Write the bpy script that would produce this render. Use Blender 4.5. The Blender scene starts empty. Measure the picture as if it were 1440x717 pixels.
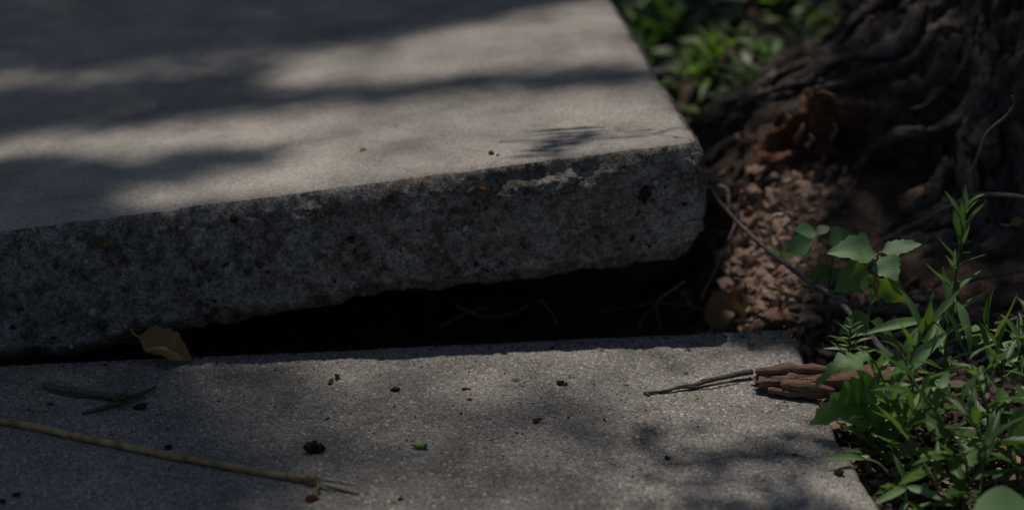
import bpy, bmesh, math, random
import numpy as np
from mathutils import Vector, Matrix, noise, Quaternion
random.seed(7); np.random.seed(7); RNG = np.random.default_rng(7)
S = bpy.context.scene
COL = S.collection
R = math.radians

# ------------------------------------------------------------------ camera, sky, sun, exposure
W0, H0, FPX, PITCH, CAMH = 1440, 717, 3400.0, R(22), .922
cd = bpy.data.cameras.new('camera'); cam = bpy.data.objects.new('camera', cd); COL.objects.link(cam)
cam.location = (0, 0, CAMH); cam.rotation_euler = (R(90) - PITCH, 0, 0)
cd.sensor_width = 36; cd.lens = 36 * FPX / W0; cd.clip_start = .05; cd.clip_end = 2000
cd.dof.use_dof = True; cd.dof.focus_distance = 2.14; cd.dof.aperture_fstop = 2.8; cd.dof.aperture_blades = 9
S.camera = cam
SUN_EL, SUN_AZ = R(71), R(22)             # azimuth measured from +y towards -x (the sun stands behind the slab, to the left)
SUN = Vector((-math.sin(SUN_AZ) * math.cos(SUN_EL), math.cos(SUN_AZ) * math.cos(SUN_EL), math.sin(SUN_EL)))
world = bpy.data.worlds.new('World'); S.world = world; world.use_nodes = True
wn = world.node_tree
sky = wn.nodes.new('ShaderNodeTexSky'); sky.sky_type = 'NISHITA'; sky.sun_disc = False
sky.sun_elevation = SUN_EL; sky.sun_rotation = -SUN_AZ
wn.links.new(sky.outputs[0], wn.nodes['Background'].inputs[0]); wn.nodes['Background'].inputs[1].default_value = .068
sl = bpy.data.lights.new('sun', 'SUN'); sl.energy = 5.0; sl.angle = R(.53); sl.color = (1, .925, .83)
so = bpy.data.objects.new('sun', sl); COL.objects.link(so); so.rotation_euler = SUN.to_track_quat('Z', 'Y').to_euler()
S.view_settings.view_transform = 'Standard'; S.view_settings.look = 'None'
S.view_settings.exposure = -1.05; S.view_settings.gamma = 1; S.view_settings.use_curve_mapping = False
S.render.engine = 'CYCLES'; S.cycles.max_bounces = 8; S.cycles.use_denoising = True

# ------------------------------------------------------------------ helpers
def ray(px, py):
    a = (px - 720) / FPX; b = -(py - 358.5) / FPX
    return Vector((a, math.cos(PITCH) + b * math.sin(PITCH), -math.sin(PITCH) + b * math.cos(PITCH)))
CO = Vector((0, 0, CAMH))
def atz(px, py, z=0.0):
    d = ray(px, py); return CO + d * ((z - CAMH) / d.z)
def atY(px, py, Y):
    d = ray(px, py); return CO + d * (Y / d.y)
def atplane(px, py, p0, n):
    d = ray(px, py); return CO + d * ((p0 - CO).dot(n) / d.dot(n))
def lerp(a, b, t): return a + (b - a) * t
def sstep(a, b, x):
    t = min(1, max(0, (x - a) / (b - a))); return t * t * (3 - 2 * t)
def nz(p, s, o=3): return noise.fractal(Vector(p) * s, .9, 2.1, o)

def link(name, me, mat=None, parent=None, smooth=True):
    o = bpy.data.objects.new(name, me); COL.objects.link(o)
    if mat is not None and not me.materials: me.materials.append(mat)
    if parent is not None: o.parent = parent
    return o
def mesh(name, v, f, smooth=True):
    me = bpy.data.meshes.new(name); me.from_pydata([tuple(p) for p in v], [], f)
    if smooth: me.polygons.foreach_set('use_smooth', [True] * len(me.polygons))
    me.update(); return me
def tag(o, label, cat, group=None):
    o['label'] = label; o['category'] = cat
    if group: o['group'] = group
    return o
def struct(o, label=None):
    o['kind'] = 'structure'
    if label: o['label'] = label
    return o
def empty(name, loc):
    o = bpy.data.objects.new(name, None); COL.objects.link(o); o.location = loc; o.empty_display_size = .02
    return o
class MB:
    def __init__(s): s.v = []; s.f = []
    def add(s, v, f):
        k = len(s.v); s.v += v; s.f += [tuple(i + k for i in q) for q in f]
    def tube(s, pts, rad, n=7, rough=0., seed=0, cap=True):
        pts = [Vector(p) for p in pts]; k0 = len(s.v)
        ref = Vector((.3, .2, .93)); 
        for i, p in enumerate(pts):
            t = (pts[min(i + 1, len(pts) - 1)] - pts[max(i - 1, 0)]).normalized()
            if abs(t.dot(ref)) > .97: ref = Vector((1, .1, 0))
            a = t.cross(ref).normalized(); b = t.cross(a)
            r = rad[i] if isinstance(rad, (list, tuple)) else rad
            for k in range(n):
                w = 2 * math.pi * k / n
                rr = r * (1 + rough * noise.noise(Vector((i * .7 + seed * 9.1, k * 1.3, seed))))
                s.v.append(p + (a * math.cos(w) + b * math.sin(w)) * rr)
        for i in range(len(pts) - 1):
            for k in range(n):
                A = k0 + i * n + k; B = k0 + i * n + (k + 1) % n
                s.f.append((A, B, B + n, A + n))
        if cap:
            s.f.append(tuple(k0 + k for k in range(n))[::-1]); s.f.append(tuple(k0 + (len(pts) - 1) * n + k for k in range(n)))
    def build(s, name, mat, parent=None, origin=None, smooth=True):
        off = Vector(origin) if origin is not None else Vector((0, 0, 0))
        o = link(name, mesh(name, [Vector(p) - off for p in s.v], s.f, smooth), mat, parent)
        if origin is not None and parent is None: o.location = off
        return o
def smooth_path(pts, n=6):
    pts = [Vector(p) for p in pts]; out = []
    for i in range(len(pts) - 1):
        p0 = pts[max(i - 1, 0)]; p1 = pts[i]; p2 = pts[i + 1]; p3 = pts[min(i + 2, len(pts) - 1)]
        for k in range(n):
            t = k / n
            out.append(.5 * ((2 * p1) + (p2 - p0) * t + (2 * p0 - 5 * p1 + 4 * p2 - p3) * t * t + (3 * p1 - p0 - 3 * p2 + p3) * t ** 3))
    out.append(pts[-1]); return out

# ------------------------------------------------------------------ materials
class NT:
    def __init__(s, name):
        s.m = bpy.data.materials.new(name); s.m.use_nodes = True; s.t = s.m.node_tree
        s.b = s.t.nodes['Principled BSDF']; s.out = s.t.nodes['Material Output']
        s.b.inputs['Specular IOR Level'].default_value = .25
        s.co = s.n('ShaderNodeTexCoord').outputs['Object']
    def n(s, typ, **kw):
        x = s.t.nodes.new(typ)
        for k, v in kw.items(): setattr(x, k, v)
        return x
    def l(s, a, b): s.t.links.new(a, b)
    def inp(s, node, name, val):
        if hasattr(val, 'is_linked') or isinstance(val, bpy.types.NodeSocket): s.l(val, node.inputs[name])
        else: node.inputs[name].default_value = val
    def noise(s, scale, detail=4, rough=.6, vec=None, out='Fac'):
        x = s.n('ShaderNodeTexNoise'); s.l(vec or s.co, x.inputs['Vector'])
        x.inputs['Scale'].default_value = scale; x.inputs['Detail'].default_value = detail; x.inputs['Roughness'].default_value = rough
        return x.outputs[out]
    def vor(s, scale, out='Distance', feature='F1', vec=None, rnd=1.):
        x = s.n('ShaderNodeTexVoronoi', feature=feature); s.l(vec or s.co, x.inputs['Vector'])
        x.inputs['Scale'].default_value = scale; x.inputs['Randomness'].default_value = rnd
        return x.outputs[out]
    def ramp(s, fac, stops, interp='LINEAR'):
        x = s.n('ShaderNodeValToRGB'); s.l(fac, x.inputs[0]); x.color_ramp.interpolation = interp
        e = x.color_ramp.elements
        while len(e) < len(stops): e.new(.5)
        for q, (p, c) in zip(e, stops):
            q.position = p; q.color = (*c, 1) if hasattr(c, '__len__') else (c, c, c, 1)
        return x.outputs[0]
    def mix(s, fac, a, b, blend='MIX'):
        x = s.n('ShaderNodeMix', data_type='RGBA', blend_type=blend); x.clamp_factor = True
        for nm, v in (('Factor', fac), ('A', a), ('B', b)):
            sk = [i for i in x.inputs if i.name == nm and i.type == ('VALUE' if nm == 'Factor' else 'RGBA')][0]
            if isinstance(v, bpy.types.NodeSocket): s.l(v, sk)
            else: sk.default_value = v if nm == 'Factor' else ((*v, 1) if hasattr(v, '__len__') else (v, v, v, 1))
        return [o for o in x.outputs if o.type == 'RGBA'][0]
    def math(s, op, a, b=0.):
        x = s.n('ShaderNodeMath', operation=op)
        for i, v in enumerate((a, b)):
            if isinstance(v, bpy.types.NodeSocket): s.l(v, x.inputs[i])
            else: x.inputs[i].default_value = v
        return x.outputs[0]
    def sep(s, col):
        x = s.n('ShaderNodeSeparateColor'); s.l(col, x.inputs[0]); return x.outputs[0]
    def attr(s, name):
        return s.n('ShaderNodeAttribute', attribute_name=name).outputs['Fac']
    def scale(s, v, vec=None):
        x = s.n('ShaderNodeMapping'); s.l(vec or s.co, x.inputs[0]); x.inputs['Scale'].default_value = v; return x.outputs[0]
    def rand(s): return s.n('ShaderNodeObjectInfo').outputs['Random']
    def bump(s, h, strength, dist, prev=None):
        x = s.n('ShaderNodeBump'); x.inputs['Strength'].default_value = strength; x.inputs['Distance'].default_value = dist
        s.l(h, x.inputs['Height'])
        if prev is not None: s.l(prev, x.inputs['Normal'])
        return x.outputs[0]
    def done(s, col, rough=.85, normal=None):
        s.inp(s.b, 'Base Color', col if isinstance(col, bpy.types.NodeSocket) else (*col, 1)); s.inp(s.b, 'Roughness', rough)
        if normal is not None: s.l(normal, s.b.inputs['Normal'])
        return s.m

def mat_concrete(name, fine, grain_contrast, tint, grit=.75):
    m = NT(name)
    big = m.ramp(m.noise(3.2, 5, .6), [(.3, tuple(.80 * c for c in tint)), (.7, tuple(1.12 * c for c in tint))])
    stain = m.ramp(m.noise(11, 6, .7), [(.36, .72), (.55, 1.0)])
    c = m.mix(1., big, stain, 'MULTIPLY')
    g1 = m.ramp(m.sep(m.vor(fine, 'Color')), [(0, 1 - .62 * grain_contrast), (.5, 1.0), (.82, 1 + .28 * grain_contrast), (1, 1 + .95 * grain_contrast)])
    c = m.mix(1., c, g1, 'MULTIPLY')
    g2 = m.ramp(m.sep(m.vor(fine * 2.3, 'Color')), [(0, 1 - .45 * grain_contrast), (1, 1 + .4 * grain_contrast)])
    c = m.mix(1., c, g2, 'MULTIPLY')
    wm = m.ramp(m.sep(m.vor(fine * .8, 'Color')), [(.0, (1.14, .95, .82)), (.5, (1, 1, 1)), (1, (.92, 1., 1.08))])
    c = m.mix(.6, c, wm, 'MULTIPLY')
    # pale and dark grit showing at the worn surface
    cell = m.sep(m.vor(fine * .42, 'Color')); d = m.vor(fine * .42)
    pk = m.math('MULTIPLY', m.math('GREATER_THAN', cell, .935), m.math('LESS_THAN', d, .42))
    c = m.mix(m.math('MULTIPLY', pk, grit), c, (.62, .60, .57))
    dk = m.math('MULTIPLY', m.math('LESS_THAN', cell, .09), m.math('LESS_THAN', d, .40))
    c = m.mix(m.math('MULTIPLY', dk, grit), c, (.055, .045, .038))
    h = m.math('ADD', m.math('MULTIPLY', m.vor(fine), -.7), m.math('MULTIPLY', m.noise(fine * 1.6, 3), .6))
    n = m.bump(h, .75, .0011); n = m.bump(m.noise(38, 5), .5, .002, n)
    return m.done(c, .92, n)
def mat_broken():
    m = NT('broken_concrete')
    base = m.ramp(m.noise(26, 7, .7), [(.33, (.085, .07, .056)), (.45, (.20, .19, .178)), (.56, (.27, .268, .262)), (.75, (.31, .315, .31))])
    cell = m.vor(150, 'Color'); v = m.sep(cell)
    col = m.ramp(v, [(0, (.035, .03, .027)), (.07, (.12, .09, .065)), (.15, (.22, .21, .20)), (.55, (.27, .27, .265)), (.74, (.24, .19, .13)), (.79, (.29, .29, .285)), (.95, (.25, .15, .10)), (.97, (.38, .38, .37))], 'CONSTANT')
    c = m.mix(.38, base, col)
    g = m.ramp(m.sep(m.vor(600, 'Color')), [(0, .5), (.5, 1.), (1, 1.5)])
    c = m.mix(1., c, g, 'MULTIPLY')
    g = m.ramp(m.noise(120, 6, .75), [(.40, (.34, .27, .21)), (.53, (1, 1, 1))])
    c = m.mix(.62, c, g, 'MULTIPLY')
    g = m.ramp(m.noise(42, 6, .72), [(.36, (.34, .27, .20)), (.52, (1, 1, 1))])
    c = m.mix(.85, c, g, 'MULTIPLY')
    moss = m.ramp(m.noise(8, 4, .6), [(.55, 0), (.75, 1)])
    c = m.mix(m.math('MULTIPLY', m.sep(moss), .4), c, (.085, .06, .04))
    n = m.bump(m.math('ADD', m.math('MULTIPLY', m.vor(420), .5), m.noise(260, 5, .7)), .8, .0012)
    return m.done(c, .93, n)
def mat_dirt(name, a, b, c2, sc=30):
    m = NT(name)
    c = m.ramp(m.noise(sc, 8, .7), [(.3, a), (.5, b), (.72, c2)])
    g = m.ramp(m.sep(m.vor(sc * 9, 'Color')), [(0, .45), (.6, 1.), (1, 1.8)])
    c = m.mix(.8, c, g, 'MULTIPLY')
    return m.done(c, .95, m.bump(m.noise(sc * 6, 6, .7), 1., .004))
def mat_piece(name, cols, rough=.85, sc=120, fib=None, spread=.35, dist=.0012):
    """small natural piece: colour differs from piece to piece, mottled, optional fibre along local y"""
    m = NT(name)
    stops = [(i / max(1, len(cols) - 1), c) for i, c in enumerate(cols)]
    vec = m.scale(fib) if fib else None
    t = m.math('ADD', m.math('MULTIPLY', m.rand(), 1 - spread), m.math('MULTIPLY', m.noise(sc, 6, .7, vec), spread))
    c = m.ramp(t, stops)
    c = m.mix(.85, c, m.ramp(m.noise(sc * 2.7, 5, .7, vec), [(.35, .28), (.62, 1.3)]), 'MULTIPLY')
    return m.done(c, rough, m.bump(m.noise(sc * 1.5, 6, .7, vec), .9, dist))
def mat_leaf(name, cols, trans=.45, rough=.5, vein=.25, spot=0., vc=(.22, .30, .10), tt=(1.5, 1.55, .55)):
    m = NT(name)
    c = m.ramp(m.rand(), [(i / max(1, len(cols) - 1), q) for i, q in enumerate(cols)])
    c = m.mix(.7, c, m.ramp(m.noise(140, 5, .65), [(.3, .62), (.7, 1.22)]), 'MULTIPLY')
    x = m.math('ABSOLUTE', m.attr('leaf_x'))
    mid = m.ramp(x, [(0, 1), (.09, 0)])
    c = m.mix(m.math('MULTIPLY', m.sep(mid), vein), c, vc)
    sv = m.n('ShaderNodeMath', operation='SINE'); m.l(m.math('ADD', m.math('MULTIPLY', m.attr('leaf_y'), 62), m.math('MULTIPLY', x, -14)), sv.inputs[0])
    c = m.mix(m.math('MULTIPLY', m.sep(m.ramp(sv.outputs[0], [(.88, 0), (1., 1)])), vein * .3), c, vc)
    if spot:
        c = m.mix(m.math('MULTIPLY', m.sep(m.ramp(m.noise(75, 5), [(.54, 0), (.64, 1)])), spot), c, (.11, .055, .022))
    tb = m.n('ShaderNodeBsdfTranslucent'); m.l(m.mix(1., c, tt, 'MULTIPLY'), tb.inputs[0])
    mx = m.n('ShaderNodeMixShader'); mx.inputs[0].default_value = trans
    n = m.bump(m.math('ADD', m.noise(200, 3), m.math('MULTIPLY', sv.outputs[0], .35)), .22, .0006)
    mat = m.done(c, rough, n); m.b.inputs['Specular IOR Level'].default_value = .65
    m.l(m.b.outputs[0], mx.inputs[1]); m.l(tb.outputs[0], mx.inputs[2]); m.l(mx.outputs[0], m.out.inputs[0])
    return mat
def mat_bark():
    m = NT('bark')
    c = m.ramp(m.noise(14, 8, .7), [(.30, (.06, .045, .038)), (.5, (.14, .11, .096)), (.7, (.26, .222, .20))])
    c = m.mix(1., c, m.ramp(m.noise(85, 6, .75), [(.36, .35), (.6, 1.2)]), 'MULTIPLY')
    li = m.ramp(m.noise(26, 7, .75), [(.54, 0), (.70, 1)])
    c = m.mix(m.math('MULTIPLY', m.sep(li), .6), c, (.33, .31, .295))
    low = m.ramp(m.noise(20, 6, .7), [(.3, (.11, .075, .058)), (.7, (.25, .185, .145))])
    c = m.mix(m.attr('foot'), c, low)
    rot = m.ramp(m.noise(55, 7, .75), [(.3, (.09, .035, .018)), (.5, (.25, .105, .06)), (.72, (.44, .27, .185))])
    c = m.mix(m.attr('rot'), c, rot)
    n = m.bump(m.noise(60, 9, .78), 1., .016); n = m.bump(m.vor(120), .8, .004, n)
    return m.done(c, .9, n)
M = {}
M['walk'] = mat_concrete('worn_concrete', 640, .82, (.295, .279, .258), .75)
M['top'] = mat_concrete('smooth_concrete', 640, .36, (.41, .383, .35), .28)
M['broken'] = mat_broken()
M['soil'] = mat_dirt('soil', (.035, .024, .018), (.075, .052, .04), (.14, .10, .078))
M['bark'] = mat_bark()
M['wood'] = mat_piece('grey_wood', [(.10, .085, .08), (.19, .165, .155), (.26, .23, .215)], fib=(1, 1, 1))
M['palewood'] = mat_piece('weathered_twig', [(.10, .088, .078), (.15, .135, .12)], fib=(1, 1, 1))
M['darkwood'] = mat_piece('dark_twig_bark', [(.045, .036, .031), (.085, .07, .062), (.14, .12, .11)])
M['rotwood'] = mat_piece('rotten_wood', [(.09, .045, .032), (.25, .15, .11), (.43, .30, .235)], sc=40, fib=(.7, 8, 8), spread=.9, dist=.004)
M['crumb'] = mat_piece('rotten_wood_crumb', [(.10, .06, .042), (.27, .18, .14), (.42, .31, .25), (.54, .44, .38)], sc=55, spread=.75, rough=.8)
M['darkcrumb'] = mat_piece('dark_crumb', [(.022, .016, .012), (.05, .035, .026), (.085, .055, .035)])
M['redcrumb'] = mat_piece('red_crumb', [(.085, .03, .02), (.13, .055, .033)])
M['scrap'] = mat_piece('leaf_scrap', [(.22, .22, .03), (.30, .21, .05), (.16, .12, .04)])
M['greenscrap'] = mat_piece('green_scrap', [(.09, .16, .03), (.20, .28, .05)], rough=.5)
M['bud'] = mat_piece('green_bud', [(.26, .40, .07), (.30, .44, .09)], rough=.45)
M['straw'] = mat_piece('dry_stem', [(.40, .30, .14), (.45, .32, .15), (.43, .25, .105)], sc=25, rough=.5, spread=.95)
M['pith'] = mat_piece('pale_fibre', [(.42, .37, .26), (.52, .48, .36)], rough=.7)
M['chip'] = mat_piece('wood_chip', [(.13, .09, .07), (.30, .215, .175), (.45, .36, .30), (.55, .47, .41)], sc=70, fib=(5, 1, 5))
M['dry'] = mat_leaf('dry_leaf', [(.30, .165, .05), (.33, .185, .06)], .25, .5, .55, .8, (.15, .08, .03), (1.3, 1., .5))
M['lance'] = mat_leaf('lance_leaf', [(.06, .135, .04), (.095, .195, .055), (.15, .26, .085)], .46, .40)
M['goose'] = mat_leaf('goosefoot_leaf', [(.13, .26, .10), (.19, .33, .15)], .32, .55)
M['lobed'] = mat_leaf('lobed_leaf', [(.09, .21, .05), (.14, .28, .07)], .42, .45)
M['young'] = mat_leaf('young_leaf', [(.13, .25, .04), (.18, .30, .06)], .5, .45)
M['pale'] = mat_leaf('pale_leaf', [(.26, .35, .18), (.32, .40, .22)], .35, .5)
M['crownleaf'] = mat_leaf('crown_leaf', [(.04, .09, .02), (.08, .14, .03)], .30, .5)
M['stem'] = mat_piece('green_stem', [(.08, .13, .04), (.13, .19, .06)], rough=.5)
M['redstem'] = mat_piece('brown_stem', [(.11, .09, .045), (.16, .13, .06)], rough=.55)
PEB = [mat_piece('pebble_' + n, c, .6, 200) for n, c in (('ochre', [(.30, .17, .06), (.36, .22, .09)]), ('rust', [(.28, .10, .05), (.34, .13, .06)]), ('slate', [(.09, .105, .13), (.15, .16, .18)]), ('white', [(.5, .5, .52), (.6, .6, .6)]), ('brown', [(.10, .065, .045), (.16, .11, .08)]), ('grey', [(.2, .2, .2), (.32, .31, .30)]), ('dark', [(.025, .022, .02), (.05, .045, .04)]))]

# ------------------------------------------------------------------ the two pavement slabs
G0, G1 = atz(0, 510), atz(1105, 457)
JD = (G1 - G0).normalized()                      # along the joint, to the right
JN = Vector((-JD.y, JD.x, 0))                    # away from the camera
F0 = G0 + JN * .013                              # the raised slab's front face stands just behind the joint
TL, TR = atplane(0, 328, F0, JN), atplane(988, 200, F0, JN)
BACK = (JN + Vector((0, 0, -.035))).normalized()
TN = (TR - TL).cross(BACK).normalized()
if TN.z < 0: TN = -TN
def ztop(p): return TL.z - ((p.x - TL.x) * TN.x + (p.y - TL.y) * TN.y) / TN.z
def onU(px, py): return atplane(px, py, TL, TN)
UR = onU(862, 0); UDIR = (UR - TR); UDIR.z = 0; UDIR.normalize()
bot_px = [(-400, 524), (0, 515), (60, 509), (130, 499), (190, 486), (251, 469), (321, 460), (420, 440), (480, 429), (560, 414), (625, 410), (700, 401), (761, 394), (860, 381), (907, 374), (950, 366), (985, 354), (1010, 345)]
bot = [atplane(*q, F0, JN) for q in bot_px]
def zbot(p):
    s = (p - F0).dot(JD)
    k = [((q - F0).dot(JD), q.z) for q in bot]
    return float(np.interp(s, [a for a, _ in k], [b for _, b in k]))

def slab(name, mats, path, ztopf, zbotf, nf, rim, fine, amp, lipr, faceout, crn, nfr, nsd):
    """path: closed plan outline (points, 2-D normals, detail flag); every outline point carries a profile of nf rings"""
    V = []; F = []; MI = []
    prof_n = None
    for (p, n, det, uu) in path:
        zt, zb = ztopf(p), zbotf(p)
        prof = [(-rim, 0., 0), (-lipr * 2.2, 0., 0), (-lipr * 1.4, -.0004, .1), (-lipr * .8, -lipr * .16, .4), (-lipr * .35, -lipr * .5, .8), (-lipr * .06, -lipr * .95, 1)]
        hgt = (zt - lipr) - (zb + lipr)
        for k in range(1, nf):
            prof.append((0., -lipr - hgt * k / nf, 1))
        prof += [(-lipr * .2, -lipr - hgt, 1), (-lipr * .9, -(zt - zb) - .001, 1), (-.03, -(zt - zb), 1), (-.10, -(zt - zb) + .004, .6), (-.2, -(zt - zb), 0.)]
        prof_n = len(prof)
        for (o, dz, w) in prof:
            q = p + n * o
            if det and o < 0:           # keep the inner rings from crossing at the corner
                e = q - crn; a_, b_ = e.dot(nfr), e.dot(nsd)
                lim = o if -o > .012 else 9.
                q = q + nfr * (min(a_, lim) - a_) + nsd * (min(b_, lim) - b_) if lim < 0 else q
            z = ztopf(q) + dz if dz > -.004 or True else 0
            P = Vector((q.x, q.y, z))
            if w > 0 and det:
                d = amp * (1.1 * nz(P, 22, 3) + .75 * nz(P + Vector((3, 1, 7)), 75, 3) + .35 * nz(P, 190, 2))
                pit = noise.voronoi(P * 95)[0][0]; cellr = noise.cell(Vector(noise.voronoi(P * 95)[1][0]) * 7.3)
                if cellr > .62: d -= amp * 1.3 * max(0, .45 - pit) / .45
                lipw = max(0., 1 - abs(dz + lipr * .8) / (lipr * 1.6))
                d -= amp * 1.5 * lipw * max(0, nz(P + Vector((9, 9, 1)), 34, 4) + .15) + lipw * amp * 3.2 * max(0, nz(P + Vector((2, 8, 1)), 15, 4) - .02)
                P += Vector((n.x, n.y, 0)) * d * w
                P.z += w * amp * .5 * nz(P + Vector((0, 5, 2)), 60, 3) - lipw * w * amp * (1.2 * max(0, nz(P, 17, 3) + .1) + 1.6 * max(0, nz(P + Vector((2, 8, 1)), 15, 4) - .02))
                if dz < -(zt - zb) + lipr * 1.5: P.z += amp * 1.5 * nz(P + Vector((1, 2, 3)), 30, 4)
            V.append(P)
    N = len(path)
    for i in range(N):
        j = (i + 1) % N
        for k in range(prof_n - 1):
            F.append((i * prof_n + k, j * prof_n + k, j * prof_n + k + 1, i * prof_n + k + 1)); MI.append(0 if k < faceout else 1)
    # the flat of the top, triangulated inside the innermost ring
    from mathutils.geometry import delaunay_2d_cdt
    loop = [V[i * prof_n].to_2d() for i in range(N)]
    ov, _, of, oi, _, _ = delaunay_2d_cdt(loop, [], [list(range(N))], 1, 1e-6)
    k0 = len(V); vid = {}
    for j, q in enumerate(ov):
        src = oi[j]
        if src: vid[j] = src[0] * prof_n
        else: vid[j] = len(V); V.append(Vector((q.x, q.y, ztopf(Vector((q.x, q.y, 0))))))
    for t_ in of: F.append(tuple(vid[j] for j in t_)); MI.append(0)
    F.append(tuple(i * prof_n + prof_n - 1 for i in range(N))); MI.append(1)
    me = mesh(name, V, F)
    for mm in mats: me.materials.append(mm)
    me.polygons.foreach_set('material_index', MI)
    me.update()
    bm = bmesh.new(); bm.from_mesh(me); bmesh.ops.remove_doubles(bm, verts=bm.verts, dist=2e-5); bmesh.ops.recalc_face_normals(bm, faces=bm.faces); bm.to_mesh(me); bm.free()
    me.polygons.foreach_set('use_smooth', [True] * len(me.polygons))
    return link(name, me)

def corner_path(front_a, corner, dir_front, dir_side, n_front, n_side, r, side_len, step, sstepv, left_w):
    """front edge from left to the rounded corner, then along the side, then a coarse close at the back"""
    out = []
    L = (corner - front_a).dot(dir_front)
    k = int((L - r) / step)
    for i in range(k + 1):
        p = front_a + dir_front * ((L - r) * i / k); out.append((Vector((p.x, p.y, 0)), n_front, True, i))
    c = corner - dir_front * r - n_front * r
    m = max(3, int(r * 1.6 / step))
    for i in range(1, m):
        t = i / m; nn = (n_front * math.cos(t * math.pi / 2) + n_side * math.sin(t * math.pi / 2)).normalized()
        p = c + nn * r; out.append((Vector((p.x, p.y, 0)), nn, True, i))
    s0 = c + n_side * r
    d = 0.
    st = step
    while d < side_len:
        p = s0 + dir_side * d; out.append((Vector((p.x, p.y, 0)), n_side, True, 0)); d += st; st = min(st * 1.12, sstepv)
    e = s0 + dir_side * side_len
    fa = front_a
    bl = Vector((fa.x, fa.y, 0)) + dir_side * (side_len)
    # back edge and left edge, coarse
    for i in range(0, 7):
        t = i / 6; p = Vector((e.x, e.y, 0)).lerp(bl, t)
        out.append((p, -n_front, False, 0))
    for i in range(1, 6):
        t = i / 6; p = bl.lerp(Vector((fa.x, fa.y, 0)), t)
        out.append((p, -dir_front, False, 0))
    return out
UN_SIDE = Vector((UDIR.y, -UDIR.x, 0)).normalized()
fa = F0 + JD * -.22; fa.z = 0
crn = Vector((TR.x, TR.y, 0)) + JD * .006
path = corner_path(fa, crn, JD, UDIR, -JN, UN_SIDE, .016, 1.7, .0019, .02, .2)
upper = slab('pavement', [M['top'], M['broken']], path, ztop, zbot, 46, .06, 1,   .0033, .0125, 3, crn, -JN, UN_SIDE)
struct(upper, 'raised concrete pavement slab tipped up on its right by the tree root')

LCR = atz(1112, 456)
lowpts = [atz(*q) for q in [(1112, 456), (1132, 500), (1154, 556), (1178, 606), (1215, 668), (1245, 717), (1330, 880)]]
LDIR = (lowpts[-1] - lowpts[0]).normalized()
LN_SIDE = Vector((-LDIR.y, LDIR.x, 0)); 
if LN_SIDE.x < 0: LN_SIDE = -LN_SIDE
def zlow(p): return .0012 * nz((p.x, p.y, 0), 3)
lf = G0 + JD * -.25
path = corner_path(lf, LCR, JD, LDIR, JN, LN_SIDE, .014, 1.5, .003, .012, .2)
# bend the side edge along the worn outline seen in the photograph
lp = [((q - lowpts[0]).dot(LDIR), (q - lowpts[0]).dot(LN_SIDE)) for q in lowpts]
for i, (p, n, det, uu) in enumerate(path):
    if det and n.dot(LN_SIDE) > .9 and i > 3:
        s = (p - lowpts[0]).dot(LDIR); p += LN_SIDE * float(np.interp(s, [a for a, _ in lp], [b for _, b in lp]))
lower = slab('pavement', [M['walk'], M['broken']], path, zlow, lambda p: -.10, 12, .05, 1, .0018, .007, 6, Vector((LCR.x, LCR.y, 0)), JN, LN_SIDE)
struct(lower, 'sunken concrete pavement slab in the foreground with bits strewn on it')

# pebbles showing in the broken front face
def pebble_mesh(seed):
    bm = bmesh.new(); bmesh.ops.create_icosphere(bm, subdivisions=2 if seed < 0 else 1, radius=1)
    for v in bm.verts:
        v.co *= 1 + .28 * noise.noise(v.co * 1.3 + Vector((seed * 3.1, 0, 0)))
    me = bpy.data.meshes.new('pebble'); bm.to_mesh(me); bm.free()
    me.polygons.foreach_set('use_smooth', [True] * len(me.polygons)); return me
pebs = []
for k in range(7):
    for q in range(2):
        me = pebble_mesh(k * 2 + q); me.materials.append(PEB[k]); pebs.append(me)
special = [(537, 301, 0, 7), (760, 342, 1, 10), (749, 370, 3, 8), (697, 322, 1, 7), (656, 350, 0, 8), (722, 318, 0, 6), (497, 350, 6, 9), (494, 337, 6, 8), (612, 318, 2, 8), (636, 378, 6, 9), (907, 272, 6, 12), (850, 282, 5, 7), (130, 440, 3, 8), (575, 345, 0, 6), (470, 344, 4, 8), (935, 210, 0, 6), (893, 300, 4, 9), (940, 320, 1, 6), (365, 372, 4, 7), (805, 268, 2, 7), (240, 395, 3, 6), (60, 375, 2, 8), (320, 420, 5, 8), (428, 296, 1, 3.5)]
def put_pebble(px, py, k, rpx, sink=.55):
    p = atplane(px, py, F0, JN)
    o = link('pebble', pebs[k * 2 + random.randrange(2)], None, upper)
    r = rpx / 1500
    o.location = p - JN * (r * (.45 - sink + .05)) if False else p + JN * (r * .32)
    o.scale = (r * random.uniform(.85, 1.25), r * .62, r * random.uniform(.65, 1.))
    o.rotation_euler = (random.uniform(-.3, .3), random.uniform(0, 6), math.atan2(JD.y, JD.x) + random.uniform(-.3, .3))
for q in special: put_pebble(*q)
for i in range(260):
    px = random.uniform(-20, 980)
    t0 = 328 - .1296 * px + 24; t1 = float(np.interp(px, [a for a, _ in bot_px], [b for _, b in bot_px])) - 9
    if t1 - t0 < 10: continue
    put_pebble(px, random.uniform(t0, t1), random.choices(range(7), [2, 1, 1.5, .6, 4, 6, 3])[0], random.choice([2.5, 3, 3, 4, 4, 5, 6.5]))

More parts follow.
